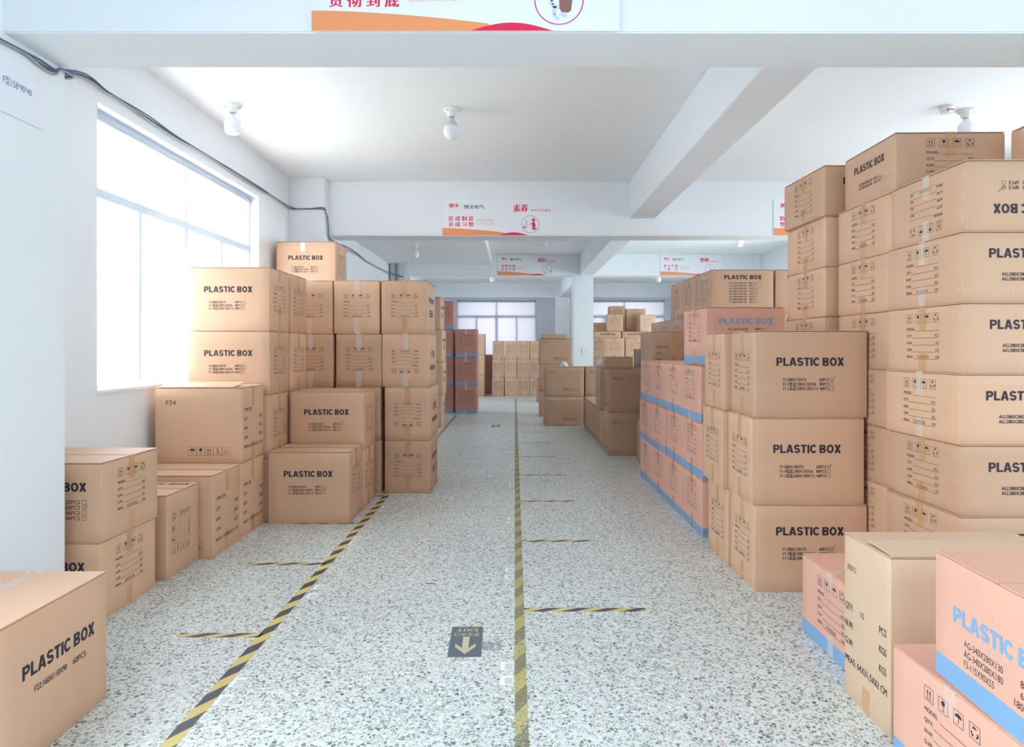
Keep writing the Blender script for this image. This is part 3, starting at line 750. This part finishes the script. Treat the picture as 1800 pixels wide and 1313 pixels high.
def lamp(X, Z, H, label, globe=False, rz=.4):
    r = empty('ceiling_lamp', (X/100, Z/100, H/100), rz); tag(r, label, 'ceiling lamp', 'bare bulbs in ceiling holders')
    link('holder', HOLD, CERAMIC, r); link('neck', NECK, DARK, r)
    for k in (1, -1): link('screw', boxes_mesh('screw', [(k*5.3-.4, k*5.3+.4, -.4, .4, -2.4, -1.7)]), GREYP, r)
    if globe: b = link('bulb', BULB_G, BASEG, r); link('globe', GLOBE, BULB, b)
    else: link('bulb', BULB_T, BULB, r)
lamp(-224, 537, CZ, 'ceiling bulb with blunt tubular head above the big side window')
lamp(-51, 546, CZ, 'round ceiling bulb with grey collar above the aisle', True, .9)
lamp(366, 549, CZ, 'ceiling bulb beside the smoke detector over the tall cartons', False, 2.6)
lamp(-165, 1120, 303, 'ceiling bulb under the lowered ceiling slab beyond the second beam')
lamp(49, 1130, CZ, 'ceiling bulb peeping below the second beam near the aisle')
lamp(375, 1130, CZ, 'ceiling bulb below the second beam over the AG carton stacks')
lamp(-58, 1739, CZ, 'ceiling bulb in the end bay, left of the square pillar')
lamp(369, 1739, CZ, 'ceiling bulb in the end bay over the carton pyramid')
r = empty('smoke_detector', (3.45, 5.41, CZ/100)); tag(r, 'white smoke detector on the ceiling beside a bulb over the tall cartons', 'smoke detector')
link('housing', lathe_mesh('housing', [(5.6, 0), (5.6, -1.6), (5.2, -2.4), (4.6, -4.2), (3.6, -5.2), (1, -5.5)]), CERAMIC, r)
link('indicator', boxes_mesh('indicator', [(-2.4, -1, -4.6, -3.9, -4.9, -4.4)]), RED, r)
link('grille', boxes_mesh('grille', [(-2.2+i*1.3, -1.4+i*1.3, -4.9, -4.2, -4.1, -3.2) for i in range(4)]), GREYP, r)
for X, lab in ((-249, 'grey drainpipe in the wall corner beyond the second beam'), (-235, 'grey drainpipe standing free beside the corner drainpipe')):
    r = empty('drainpipe', (X/100, 13.78, 0)); tag(r, lab, 'pipe')
    link('pipe', lathe_mesh('pipe', [(5.4, 0), (5.4, 302.8)], 24), PVC, r); link('collar', lathe_mesh('collar', [(6.1, 225), (6.1, 233)], 24), PVC, r)
r = empty('cable_bundle', (0, 0, 0)); tag(r, 'bundle of grey and blue cables strung along wall and pillars', 'cable')
def at(x, y, Z): s = 1190/Z; return ((x-905)/s, Z, 131+(612-y)/s)
def onX(x, y, X): return at(x, y, 1190*X/(x-905))
cab = [(-209.8, 225, 259), (-209.8, 262, 256.4), onX(40, 92, -209.6), onX(70, 112, -209.6), onX(95, 125.5, -209.6), (-209.5, 312, 259.5), (-209.8, 320.5, 259.5), (-230, 321.5, 261), (-247, 321.5, 262.3), (-253.5, 327, 264),
       onX(133, 129, -254), onX(186, 160, -254), onX(207, 174, -254), onX(256, 205, -254), onX(307, 239, -254), onX(360, 271, -254), onX(420, 309, -254), onX(458, 332, -254), onX(479, 345, -254), onX(502, 361, -253.5),
       at(512, 366, 763.8), at(520, 367, 765), at(545, 367.5, 765.3), at(568, 367, 765.5), (-214.5, 767, 284), onX(575, 380, -214), onX(577, 400, -214), onX(578, 417, -213.8), onX(592, 427.5, -213.6), at(607, 434, 900),
       onX(626, 445, -253), onX(646, 460, -253), onX(680, 478, -251), at(695, 483, 1366), at(708, 487, 1368)]
for i, (m, rad, off) in enumerate(((CABLE_D, .6, (0, 0, 0)), (CABLE_B, .5, (.5, 0, .75)), (CABLE_W, .45, (.4, .3, -.85)))):
    pts = [(p[0]+off[0], p[1], p[2]+off[2]+math.sin(k*1.9+i*2)*.7*(i > 0)) for k, p in enumerate(cab)]
    if i == 0: pts = cab
    link('cable', tube_mesh('cable', pts, rad), m, r)
r = empty('wall_switch', (1.44, 13.885, 1.25)); tag(r, 'white switch plate on the square pillar in the middle of the hall', 'wall switch')
link('plate', boxes_mesh('plate', [(-6.5, 6.5, -1.2, 0, -6.5, 6.5)], .4), WHITE, r); link('rocker', boxes_mesh('rocker', [(1, 4, -1.8, -1.2, -2.5, 2.5)], .2), CERAMIC, r)

# ------------------------------------------------------------------ hanging signs
def sign(X0, Zf, zb, label, slogan, title, roman, small, figure):
    w, h = 126.5, 41.5
    r = empty('hanging_sign', ((X0+w/2)/100, Zf/100-.012, zb/100)); tag(r, label, 'sign', 'slogan signs on the beams')
    link('board', boxes_mesh('board', [(-w/2, w/2, 0, 1.0, 0, h)], .15), SIGNW, r)
    lay = []
    def ink(m): q = Ink(); lay.append((q, m)); return q
    x = lambda px: (px-70)/(1715-70)*w-w/2
    y = lambda py: (590-py)/(590-42)*h
    ch = lambda a: a/(590-42)*h
    k = ink(RED)
    k.text('驰禾', x(163), y(168), ch(66), width=x(325)-x(163), bold=.05)
    q = ink(SALMON); q.text('CHIBOX', x(165), y(207), ch(20), width=x(325)-x(165)); q.ring(x(343), y(98), ch(9), .15, 16)
    ink(NAVY).text('博沃电气', x(387), y(190), ch(64), width=x(697)-x(387), bold=.03)
    if title: ink(RED).text(title, x(1130), y(232), ch(112), width=x(1360)-x(1130), bold=.075)
    if roman: ink(RED).text(roman, x(1398), y(226), ch(36), width=(x(1695)-x(1398))*min(1, len(roman)/8+.1))
    for j, s in enumerate(slogan):
        if s: k = ink(RED)
        for i, c in enumerate(s): k.text(c, x(160+100*i), y(372+90*j), ch(74), bold=.045)
    for j, s in enumerate(small):
        if s: ink(SALMON).text(s, x(585), y(378+54*j), ch(36), width=x(840)-x(585))
    o = ink(ORANGE); top = [(x(70+i*(1010-70)/16), y(480+70*(i/16)**1.7)) for i in range(17)]
    for i in range(16): o.poly([(top[i][0], .05), (top[i+1][0], .05), top[i+1], top[i]])
    o.poly([(x(1010), .05), (x(1060), .05), top[-1]])
    arc = [(x(918+i*(1358-918)/20), .05+y(546)*math.sin(PI*i/20)) for i in range(21)]
    a = Ink()
    a.poly(arc); link('red_arc', a.mesh('red_arc', lambda u, v: (u, -.10, v)), RED, r)
    cx, cy, R = x(1390), y(424), ch(131); ink(MAGENTA).ring(cx, cy, R, .45)
    if figure == 'pair':
        k = ink(RED)
        k.disc(cx+R*.37, cy+R*.5, R*.2); k.poly([(cx+R*.22, cy+R*.26), (cx+R*.5, cy+R*.26), (cx+R*.62, cy-R*.2), (cx+R*.4, cy-R*.45), (cx+R*.2, cy-R*.3)])
        k.stroke([(cx+R*.25, cy+R*.15), (cx, cy)], R*.09); k.stroke([(cx+R*.3, cy-R*.35), (cx+R*.2, cy-R*.55)], R*.12); k.stroke([(cx+R*.45, cy-R*.4), (cx+R*.35, cy-R*.68)], R*.12)
        p = ink(PALEBLUE); p.disc(cx-R*.46, cy+R*.35, R*.19); p.poly([(cx-R*.62, cy+R*.15), (cx-R*.3, cy+R*.15), (cx-R*.28, cy-R*.3), (cx-R*.6, cy-R*.35)])
        p.stroke([(cx-R*.5, cy-R*.3), (cx-R*.5, cy-R*.65)], R*.1); p.stroke([(cx-R*.3, cy+R*.05), (cx, cy-R*.05)], R*.09)
        g = ink(GREYP); g.disc(cx-R*.7, cy-R*.35, R*.14, 12); g.disc(cx+R*.55, cy-R*.5, R*.15, 12)
    elif figure == 'sack':
        m_ = ink(MAROON); m_.poly([(cx-R*.02, cy+R*.55), (cx+R*.62, cy+R*.55), (cx+R*.5, cy-R*.42), (cx+R*.38, cy-R*.52), (cx+R*.12, cy-R*.5), (cx+R*.02, cy-R*.35)])
        p = ink(PALEBLUE); p.stroke([(cx-R*.05, cy+R*.2), (cx-R*.35, cy), (cx-R*.3, cy-R*.2), (cx-R*.02, cy-R*.28)], R*.16)
        p.stroke([(cx-R*.18, cy-R*.25), (cx-R*.22, cy-R*.6), (cx-R*.02, cy-R*.8)], R*.15); p.stroke([(cx+R*.05, cy-R*.55), (cx+R*.3, cy-R*.68)], R*.15)
    elif figure == 'clean':
        p = ink(PALEBLUE); p.disc(cx-R*.1, cy+R*.35, R*.2); p.poly([(cx-R*.3, cy+R*.15), (cx+R*.05, cy+R*.15), (cx+R*.1, cy-R*.3), (cx-R*.2, cy-R*.4)])
        g = ink(GREEN); g.disc(cx-R*.45, cy-R*.62, R*.14, 10); g.disc(cx+R*.68, cy-R*.3, R*.17, 10); g.disc(cx+R*.25, cy-R*.55, R*.08, 10)
    elif figure == 'sort':
        p = ink(PALEBLUE); p.disc(cx+R*.1, cy+R*.35, R*.2); p.poly([(cx-R*.1, cy+R*.15), (cx+R*.25, cy+R*.15), (cx+R*.2, cy-R*.4), (cx-R*.1, cy-R*.4)])
    for kk, m in lay:
        link({'sign_orange': 'orange_swoosh', 'sign_magenta': 'emblem_ring', 'sign_pale_blue': 'emblem_figure', 'sign_maroon': 'emblem_sack', 'sign_grey': 'emblem_figure', 'sign_green': 'emblem_leaf'}.get(m.name, 'lettering'), kk.mesh('lettering', lambda u, v: (u, -.06, v)), m, r)
sign(-83.4, 279, 261.2, 'large slogan sign cut by the top of the photo on the first beam', ['', '贯彻到底'], '', '', ['', '提高劳动热情'], 'sack')
sign(-83.6, 783, 261.4, 'slogan sign reading SHITSUKE with two figures on the second beam', ['形成制度', '养成习惯'], '素养', 'SHITSUKE', ['帮你去做最好', '工作应有习惯'], 'pair')
sign(299, 783, 261.4, 'slogan sign on the second beam half hidden by the tall cartons', ['防微杜渐', '警钟长鸣'], '', '', ['', ''], '')
sign(-35, 1390, 280.4, 'slogan sign reading SEISO on the third beam above the aisle', ['清除垃圾', '美化环境'], '清扫', 'SEISO', ['员工的责任就是打扫', '员工的责任是 清洁'], 'clean')
sign(298.5, 1390, 280.4, 'slogan sign reading SEIRI on the third beam over the AG cartons', ['要与不要', '一留一弃'], '整理', 'SEIRI', ['根据工作需要分清要', '不要的东西坚决清理'], 'sort')
r = empty('paper_notice', (-2.107, 2.872, 2.389)); tag(r, 'white paper notice with blue handwriting on the near pillar', 'notice')
link('sheet', boxes_mesh('sheet', [(0, .25, -15.2, 15.2, -10.6, 10.6)]), PAPER, r)
k = Ink(); k.text('F型158*90*40', 0, 1.6, 2.9, width=16.5, align='c')
link('handwriting', k.mesh('handwriting', lambda u, v: (.3, u-.6, v)), BLUEPEN, r)

# ------------------------------------------------------------------ floor markings
def ftape(label, x0, z0, L, wid, along, mat, group):
    me = boxes_mesh('floor_tape', [(0, L, -wid/2, wid/2, 0.02, .1)])
    o = link('floor_tape', me, mat, None, (x0/100, z0/100, 0)); o.rotation_euler = (0, 0, PI/2 if along == 'z' else 0)
    return tag(o, label, 'floor tape', group)
ftape('long worn yellow and black tape line down the middle of the aisle', 2.3, 120, 1640, 4.7, 'z', HAZW, 'tape lines along the aisle')
ftape('long yellow and black tape line beside the window-side cartons', -114.2, 120, 1200, 5.2, 'z', HAZL, 'tape lines along the aisle')
for i, (Z, L) in enumerate(((339, 61), (460, 47.5), (580, 47), (700, 49), (818, 44), (938, 44), (1058, 44))):
    ftape(f'short striped tape off the middle line, {["first", "second", "third", "fourth", "fifth", "sixth", "seventh"][i]} from the EXIT sign', 4.7, Z, L, 4.5, 'x', HAZ, 'short tapes off the middle line')
for i, (Z, L) in enumerate(((309, 38), (411, 47), (506, 50), (600, 44))):
    ftape(f'short striped tape off the window-side line, {["first", "second", "third", "fourth"][i]} from the F22 carton', -115.5-L, Z, L, 4.5, 'x', HAZ, 'short tapes off the window-side line')
STK = boxes_mesh('sticker', [(-2.6, 2.6, -3.8, 3.8, 0, .06)])
STP = boxes_mesh('sticker_print', [(-.9, 2.2, -3.1, 2.2, .06, .09)])
def sticker(X, Z, label, group, rz=0):
    r = empty('floor_sticker', (X/100, Z/100, 0.0002), rz); tag(r, label, 'sticker', group); link('sheet', STK, STICK, r); link('print', STP, STICKG, r)
ct = ['first', 'second', 'third', 'fourth', 'fifth', 'sixth']
for i, y in enumerate((1171, 1002, 911.5, 851.5, 817, 793)):
    for j in (0, 1):
        Z = 1190*131/(y-612)-(12 if j else 0)
        sticker(-3.2, Z, f'white sticker on the middle tape, {"nearer" if j else "farther"} of the {ct[i]} pair from the EXIT sign', 'stickers along the middle tape')
for i, (x, y) in enumerate(((398, 1200), (547, 1032), (617, 945), (668, 891))):
    for j in (0, 1):
        s = (y-612)/131
        sticker((x-905)/s+4.4, 1190/s-(13 if j else 0), f'white sticker by the window-side tape, {"nearer" if j else "farther"} of the {ct[i]} pair from the F22 carton', 'stickers along the window-side tape')
def exit_sign(X, Z, label, rz=0):
    r = empty('floor_sign', (X/100, Z/100, 0.0002), rz); tag(r, label, 'floor sign', 'EXIT signs on the floor')
    bm = boxes_mesh('plate', [(-7.2, 7.2, -15.5, 15.5, 0, .12)], .05); link('plate', bm, EXITM, r)
    k = Ink(); k.text('EXIT', 0, -13.4, 3.4, width=9.6, bold=.03, align='c'); k.text('安全出口', 0, -8.4, 3.6, width=12, bold=.01, align='c')
    k.turned(180); k.poly([(-1.5, 4.4), (-1.4, -7.9), (0, -9), (1.3, -8), (1.5, 4.4)])
    k.poly([(-4.6, -2.8), (-4.6, -6), (0, -13), (0, -9.1)]); k.poly([(4.4, -2.6), (0, -9.1), (0, -13), (4.4, -6)])
    link('lettering', k.mesh('lettering', lambda u, v: (u, v, .135)), EXITP, r)
exit_sign(-21.8, 302.6, 'grey floor sign reading EXIT with an arrow, beside the middle tape', .02)
exit_sign(-32, 1140, 'small distant grey EXIT floor sign far down the aisle')
o = link('thread_scrap', tube_mesh('thread', [(0, 0, .15), (2, -1.2, .4), (4, -.6, .25), (6.5, -2, .15)], .22, 6), REDSTR, None, ((747-905)/3.16/100, 3.77, 0)); tag(o, 'scrap of red thread lying on the aisle floor', 'thread')

# ------------------------------------------------------------------ cartons, right-hand side
g = 'AG cartons of the tall wall'
agd = dict(f='ag', s='sym30', ax='x', up=11, down=9)
stack('shallow tan carton', 'in the corner column behind the 303012 carton', g, 188, 285, 55, 56.5, 30, 7, jit=1.0, rj=.7, staple=('l', 1),
      each={6: dict(f='agu', s='sym30u', dx=2.0, tape='c', label='shallow tan carton with upside-down printing, topmost in the corner column'), 5: dict(tape='c', dx=.3), 4: dict(dx=.2), 3: dict(dx=-.8, tape='c'), 2: dict(dx=.4)}, **agd)
stack('shallow tan carton', 'in the column just behind the corner column', g, 190.6, 343, 55, 56, 30, 7, jit=.2, rj=.5,
      each={6: dict(tape='c'), 5: dict(tape='c', dx=0)}, **agd)
carton('large-lettered tan carton lying sideways on top of the tall wall stack', g, 194, 343.5, 55, 55, 210.8, 30, f='sym30', s='ag', ax='y', rot=-1.0, staple=('f', 1))
stack('shallow tan carton', 'in the third column of the tall wall stack', g, 185.5, 405.6, 55, 57, 30, 8, jit=.6, rj=.6,
      each={7: dict(dx=-1, rot=1.5, tape='c'), 6: dict(dx=.8, tape='c'), 5: dict(dx=.8, tape='c')}, **agd)
stack('shallow tan carton', 'in the column cut by the right photo edge', g, 246, 286, 55, 56, 30, 8, jit=.3, rj=.2,
      each={7: dict(dx=4.5, dy=0, label='tan carton corner at the photo edge, high above the upside-down printed carton')}, **agd)

g = 'F1 cartons at the aisle corner'
f1d = dict(f='f1a', s='sym47', ax='x')
stack('big tan F1 carton', 'of three at the aisle corner', g, 128.6, 364, 60.6, 40.5, 46.8, 3, jit=0, rj=.15,
      each={0: dict(f='f1bot', dx=.3), 1: dict(dx=-1.2, label='big tan F1 carton, middle of three at the aisle corner'), 2: dict(dx=.4)}, **f1d)
stack('big tan F1 carton', 'between the pink cartons and the aisle corner', g, 126.4, 406.5, 56, 42, 46.8, 3, jit=0, rj=.3,
      each={0: dict(dx=1.6), 1: dict(dx=-1.8), 2: dict(dx=-.6)}, **f1d)

g = 'pink cartons with blue stripes along the aisle'
pk = dict(mat=PINK, s='sym40', ax='x', stripe=(.6, 6.6), title=('f', 12.2), f='pinkline')
for c, nm in enumerate(('next to the F1 cartons', 'second from the F1 cartons', 'third from the F1 cartons', 'farthest from the F1 cartons')):
    stack('pink carton with blue stripe', f'in the aisle column {nm}', g, 128.8+c*.3, 467+c*57.9, 55, 57, 39.5, 3, jit=1.1, rj=.9,
          each={1: dict(tape='c' if c % 2 else 'b', label=f'pink carton with blue stripe, middle one in the aisle column {nm}'), 2: dict(tape='c', dx=-.8 if c == 0 else .3)}, **pk)
carton('pink carton with blue lettering, alone on top of the pink rows', g, 133, 477, 57, 52, 119.0, 41, mat=PINK, s='sym40', f='pinkline', stripe=(.6, 6.6), title=('f', 12.2), rot=3.2, tape='b')

g = 'AG list cartons behind the pink rows'
gd = dict(f='ag8', s='sym41', ax='x', tape='c', up=12, down=12)
def gcol(X, Z, n, where, **kw): stack('dull tan carton', where, g, X, Z, 59, 56.5, 41.3, n, jit=.5, rj=.4, **{**gd, **kw})
gcol(190, 652, 5, 'in the AG list column above the pink cartons')
gcol(251, 652, 5, 'in the column beside the AG list column')
gcol(190, 710, 5, 'in the column directly behind the AG list column')
gcol(190, 768, 5, 'third back from the AG list')
gcol(190, 826, 4, 'in the low column fourth back from the AG list')
gcol(190, 884, 4, 'in the low column farthest back from the AG list')

g = 'F10 cartons behind the pink rows'
stack('brown TYPE F10 carton', 'of the pile behind the pink rows', g, 141, 705, 44, 75, 49.2, 2, jit=0, rj=.1, each={1: dict(dx=3.5)}, mat=BROWN, f='f10s', s='f10_1', ax='y', tape='b')
carton('brown TYPE F10 carton with a scrawled mark, just above the pink rows', g, 142, 705, 47, 60, 98.8, 49.2, mat=BROWN, f='f10s', s=None, ax='y', tape='b', rot=0, up=40, extra=(('scrawl', 'f'),))

g = 'F11 cartons beyond the pink rows'
fd = dict(mat=BROWN, f='f11_1', s='f11s', ax='x', tape=None)
stack('brown F11-1 carton', 'of the two lettered ones beyond the pink rows', g, 114.4, 825, 46, 45, 53, 2, jit=0, rj=.2,
      each={0: dict(label='brown F11-1 carton, lower of the two lettered ones beyond the pink rows'), 1: dict(label='brown F11-1 carton, upper of the two lettered ones beyond the pink rows')}, **fd)
for i, (Z, dd) in enumerate(((871.5, 50), (923, 56), (981, 57), (1040, 39.5), (1081, 36))):
    carton(f'brown carton edge-on on the floor, {["first", "second", "third", "fourth", "fifth"][i]} behind the F11-1 pair', g, 114.2, Z, 46, dd, 0, 51, mat=BROWN, f=None, s='f11s', ax='x', tape=None, rot=random.uniform(-.6, .6))
carton('brown carton leaning out above the floor row behind the upper F11-1 carton', g, 110, 872, 46, 52, 51.2, 56, mat=BROWN, s=None, tape=None, rot=-1)
carton('low open brown carton on top of the upper F11-1 carton', g, 111.5, 835, 34, 30, 106.2, 14, mat=BROWN, tape=None)
stack('greyish carton', 'of the pile behind the small open carton', g, 161.5, 877, 27, 44, 65, 2, jit=0, rj=.2, mat=simple('grey_cardboard', (.33, .28, .25), .7), tape='c',
      each={0: dict(label='greyish carton at the bottom of the pile behind the F11-1 pair'), 1: dict(label='greyish carton behind the low open carton')})

g = 'F10 cartons around the square pillar'
f10 = dict(mat=BROWN, s='f10s', ax='x', tape=None)
stack('brown carton', 'of the F10 pair standing in the aisle', g, 50.4, 1138, 65.5, 48, 49.8, 2, jit=0, rj=.2,
      each={0: dict(f='f10_1', dx=-.5, label='brown F10-1 carton on the floor under the F10-2 carton'), 1: dict(f='f10_2', dx=.4, label='brown F10-2 carton on top of the F10-1 carton')}, **f10)
stack('brown F10-1 carton', 'x', g, 119, 1142, 64, 48, 49.8, 2, jit=0, rj=.2, f='f10_1', each={0: dict(label='brown carton on the floor beside the F10 pair, behind the edge-on row'), 1: dict(label='brown F10-1 carton beside the F10-2 carton')}, **f10)
stack('brown F10 carton', 'in the column left of the square pillar', g, 47.5, 1292, 63, 48, 49.6, 3, jit=.8, rj=.3, f='f10top', **f10)
carton('flat open carton lying on the column left of the square pillar', g, 51, 1300, 50, 34, 149.5, 8, mat=BROWN, tape=None)
carton('reddish brown carton on the floor far behind the F10 column', g, 53, 1641, 45, 45, 0, 60, mat=ROSE, tape=None)
def bag(X, Z, z, sx, sz, label):
    bm = bmesh.new(); bmesh.ops.create_icosphere(bm, subdivisions=4, radius=1)
    rr = random.Random(int(X))
    for v in bm.verts:
        c = v.co.copy(); a = math.atan2(c.y, c.x)
        n = 1+.30*abs(math.sin(a*2.5+c.z*3+X))-.22*abs(math.sin(a*4+c.z*6))+rr.uniform(-.04, .04); pinch = 1-.45*max(c.z, 0)**2
        v.co = Vector((c.x*sx*n*pinch/100, c.y*sx*.8*n*pinch/100, (max(c.z, -.5)+.5)*sz*(1+.2*math.sin(a*3))/100))
        if v.co.z < 0.001: v.co.z = 0.001
    me = bpy.data.meshes.new('plastic_bag'); bm.to_mesh(me); bm.free()
    for p in me.polygons: p.use_smooth = True
    tag(link('plastic_bag', me, FILM, None, (X/100, Z/100, z/100)), label, 'plastic bag')
bag(84, 1158, 99.8, 6, 5, 'crumpled white plastic bag on top of the F10-2 carton')
bag(116.5, 902, 107.4, 6, 8, 'white plastic bag beside the low open carton above the F11-1 pair')

# far right pyramid
g = 'cartons of the far pyramid'
far = dict(s='symfar', f='symfar', ax='y', tape='b', up=8, down=8)
def fcol(X, Z, w, d, h, n, where, look='tan carton', **kw): stack(look, where, g, X, Z, w, d, h, n, jit=.4, rj=.8, **{**far, **kw})
fcol(232, 1750, 51, 44, 52.2, 3, 'in the front pyramid column near the pillar')
fcol(286, 1750, 50, 44, 52.2, 3, 'in the front pyramid column away from the pillar')
fcol(213, 1800, 70, 48, 58.3, 3, 'in the middle pyramid row near the pillar', f='title')
fcol(286, 1800, 68, 48, 58.3, 3, 'in the middle pyramid row away from the pillar', f='title')
fcol(214, 1860, 42, 50, 67, 3, 'in the back column of the pyramid, behind the pillar', f='ht8')
fcol(262, 1860, 42, 50, 61.6, 4, 'in the tallest back column of the pyramid')
fcol(306, 1860, 53, 50, 59.7, 4, 'in the pyramid back column beside the tallest')
carton('tan carton facing the aisle on the middle row of the pyramid', g, 246, 1803, 43, 40, 175.5, 46, **{**far, 'rot': -3})
carton('tan carton set askew on the middle row of the pyramid', g, 327, 1801, 44, 40, 175.5, 45, **{**far, 'rot': 14})
fcol(196, 1700, 30, 42, 52.8, 3, 'in the brown column peeping out behind the square pillar', look='brown carton', mat=BROWN)

# foreground right
g = 'loose cartons at the camera'
pf = dict(mat=PINK, ax='x', stripe=(.4, 6.6), s='sym36')
carton('pink carton on the floor half hidden behind the 303012 carton', g, 133.6, 258.8, 52, 56, 0, 35.8, f=None, tape='c', up=8, down=9, **pf)
rt = carton('tall pale carton printed 303012 standing on end on the floor', g, 125.5, 226.2, 63.5, 31.8, 0, 61, mat=PALE, s='303', ax='x', tape=None, f=None, var=0)
link('packing_tape', tape_mesh(63.5, 31.8, 61, 'x', 0, 9, 'l'), TAPE_B, rt)
lf = boxes_mesh('torn_flap', [(-31, 31, -1, 14, 0, .4)]); o = link('flap', lf, PALE, rt, (0, -.145, .612)); o.rotation_euler = (math.radians(4), 0, .015); o['label'] = 'loose torn top flap'
carton('pink carton on the floor in the bottom corner, tape over its edge', g, 122, 161, 55, 57.5, 0, 35.6, f='pinkline', tape='c', up=8, down=8, **pf)
carton('pink carton with pale blue PLASTIC lettering, stacked in the bottom corner', g, 121.8, 140.5, 55, 57, 35.8, 36, mat=PINK, ax='x', stripe=(.6, 6.8), s='pinkside', title=('l', 17.4), f=None, tape=None, rot=-3.5)

# ------------------------------------------------------------------ cartons, window side
g = 'loose cartons below the window'
carton('tan F22 carton in the bottom corner beside the near pillar', g, -204, 201, 51, 53, 0, 47.4, f=None, s='f22', ax='y', tape='c', up=0, down=0)
stack('tan carton with OX lettering', 'x', g, -254.5, 323, 56.5, 50, 38.1, 2, jit=0, rj=0, f='ox', s='sym38', ax='x', up=12, down=10,
      each={0: dict(label='tan symbol-printed carton on the floor just behind the near pillar', rot=0), 1: dict(label='tan symbol-printed carton on top of the one behind the near pillar', dx=1.2, rot=-.6)})
carton('small tan carton with sideways printing on the floor below the F24 carton', g, -240, 381, 44, 39, 0, 48, f=None, s='sym_side', ax='x', tape='b', up=0, down=0, extra=(('title', 't'),))
cr = PLACED
g = 'F24 cartons'
fd = dict(f='f24', s='f24s', ax='x', up=14, down=12)
carton('tan F24 carton on the floor with crumpled tape, nearer of the two below', g, -246, 421, 58, 42.5, 0, 51.8, **fd)
carton('tan F24 carton on the floor directly under the raised F24 carton', g, -246.3, 464.5, 58, 44, 0, 51.8, **fd)
u = carton('tan F24 carton on top, its lid flap sticking up by the window', g, -248, 466.5, 59.5, 42, 52, 51.9, **fd)
lf = boxes_mesh('flap', [(-28, 24, 0, 21, 0, .4)]); o = link('flap', lf, KRAFT, u, (0, -.205, .5195)); o.rotation_euler = (math.radians(7), 0, 0); o['label'] = 'raised lid flap'

g = 'F1 cartons by the window'
f1 = dict(f='f1b', s='sym47', ax='x')
stack('pale-lit F1 carton', 'of the column beside the bright window', g, -246.5, 510.5, 61.5, 44, 48, 4, jit=.4, rj=.3, each={3: dict(up=9, down=20)}, **f1)
stack('F1 carton', 'of the column behind the window-side column', g, -245.8, 557.3, 61.3, 42, 48, 4, jit=.4, rj=.4, **f1)
carton('F1 carton with brown tape and scribbled count, on the floor by the tape line', g, -184, 505, 60.5, 44, 0, 53.6, f='f1low', s='sym47', ax='x', up=13, down=0, extra=())
carton('F1 carton on the floor behind the one with the scribbled count', g, -183.3, 550.5, 60.4, 41, 0, 48.4, f='f1a', s='sym47', ax='x')
carton('F1 carton stacked above the one with the scribbled count', g, -183, 551, 60.2, 44, 48.6, 47.2, f='f1a', s='sym47', ax='x', tape=None)
g = 'F1 cartons turned end-on'
en = dict(f='sym47', s='f1b', ax='y', staple=('f', 1))
stack('end-on F1 carton', 'of the corner column at the aisle', g, -118, 611, 41.4, 59, 48, 4, jit=.3, rj=.6, tape='c', up=15, down=14,
      each={0: dict(tape='b', dx=.4), 1: dict(f='sym47u', s='f1u', dx=.6, tape='b'), 2: dict(f='sym47u', s='f1u', dx=-1.4), 3: dict(dx=-2.4)}, **en)
stack('end-on F1 carton', 'of the middle column next to the aisle corner', g, -162.4, 612, 41.3, 59, 48, 4, jit=.3, rj=.5, tape='c', up=15, down=14, each={3: dict(dx=-1), 2: dict(dx=.6)}, **en)
stack('end-on F1 carton', 'of the end-on column next to the window columns', g, -205.6, 611, 41.3, 59, 48, 4, jit=.3, rj=.5, tape='b', up=15, down=14, each={3: dict(dx=-.4), 2: dict(dx=.4)}, **en)
stack('F1 carton', 'of the column behind the end-on row', g, -249, 707, 61.5, 46, 48.3, 4, jit=.2, rj=.2, f='f1c', s='sym47', ax='x')
tp = carton('lone F1 carton with a white label, highest one below the cable', g, -249, 707, 61.8, 47, 194, 48.4, f='f1c', s='sym47', ax='x', tape='c', up=10, down=0)
link('paper_label', boxes_mesh('label', [(-5.6, -1, -23.75, -23.65, 38, 47.5)]), PAPER, tp)
g = 'cartons behind the end-on F1 cartons'
stack('dull tan carton', 'of the column between end-on F1 and rose cartons', g, -180, 1115, 60.5, 59, 53.8, 4, jit=.9, rj=.6, f='sym47', s='f1b', ax='y', staple=('f', 1), each={3: dict(dx=-3)})
g = 'rose cartons with blue stripes'
rs = dict(mat=ROSE, f='sym56', s=None, ax='y', stripe=(.6, 7), tape='c', up=10, down=10, staple=('f', 1))
stack('rose carton with blue stripe', 'of the three in front at the aisle', g, -119, 1360, 42.6, 55, 56.3, 3, jit=.6, rj=1.2, each={1: dict(label='rose carton with blue stripe, middle of the three in front at the aisle')}, **rs)
stack('rose carton with blue stripe', 'of the four behind the front three', g, -166.5, 1366, 43, 56, 56.3, 4, jit=.8, rj=.8, **rs)
g = 'small cartons across the far end'
stack('tan carton', 'of the column standing behind the rose cartons', g, -136, 1845, 54, 52, 56.5, 3, jit=2, rj=2.5, f='symfar', ax='y', tape='c', up=8, down=8)
for c, nm in enumerate(('first', 'second', 'third', 'fourth')):
    stack('small tan carton', f'in the {nm} far column from the rose cartons', g, -61.5+c*34.6, 1856, 32.8, 50, 50.2, 3, jit=.5, rj=1.6, f='symfar', ax='y', tape='c', up=9, down=9,
          each={1: dict(label=f'small tan carton, middle one in the {nm} far column from the rose cartons')})
carton('pinkish carton in the dark gap beside the first far column', g, -100, 1955, 60, 50, 0, 112, mat=ROSE, tape=None)
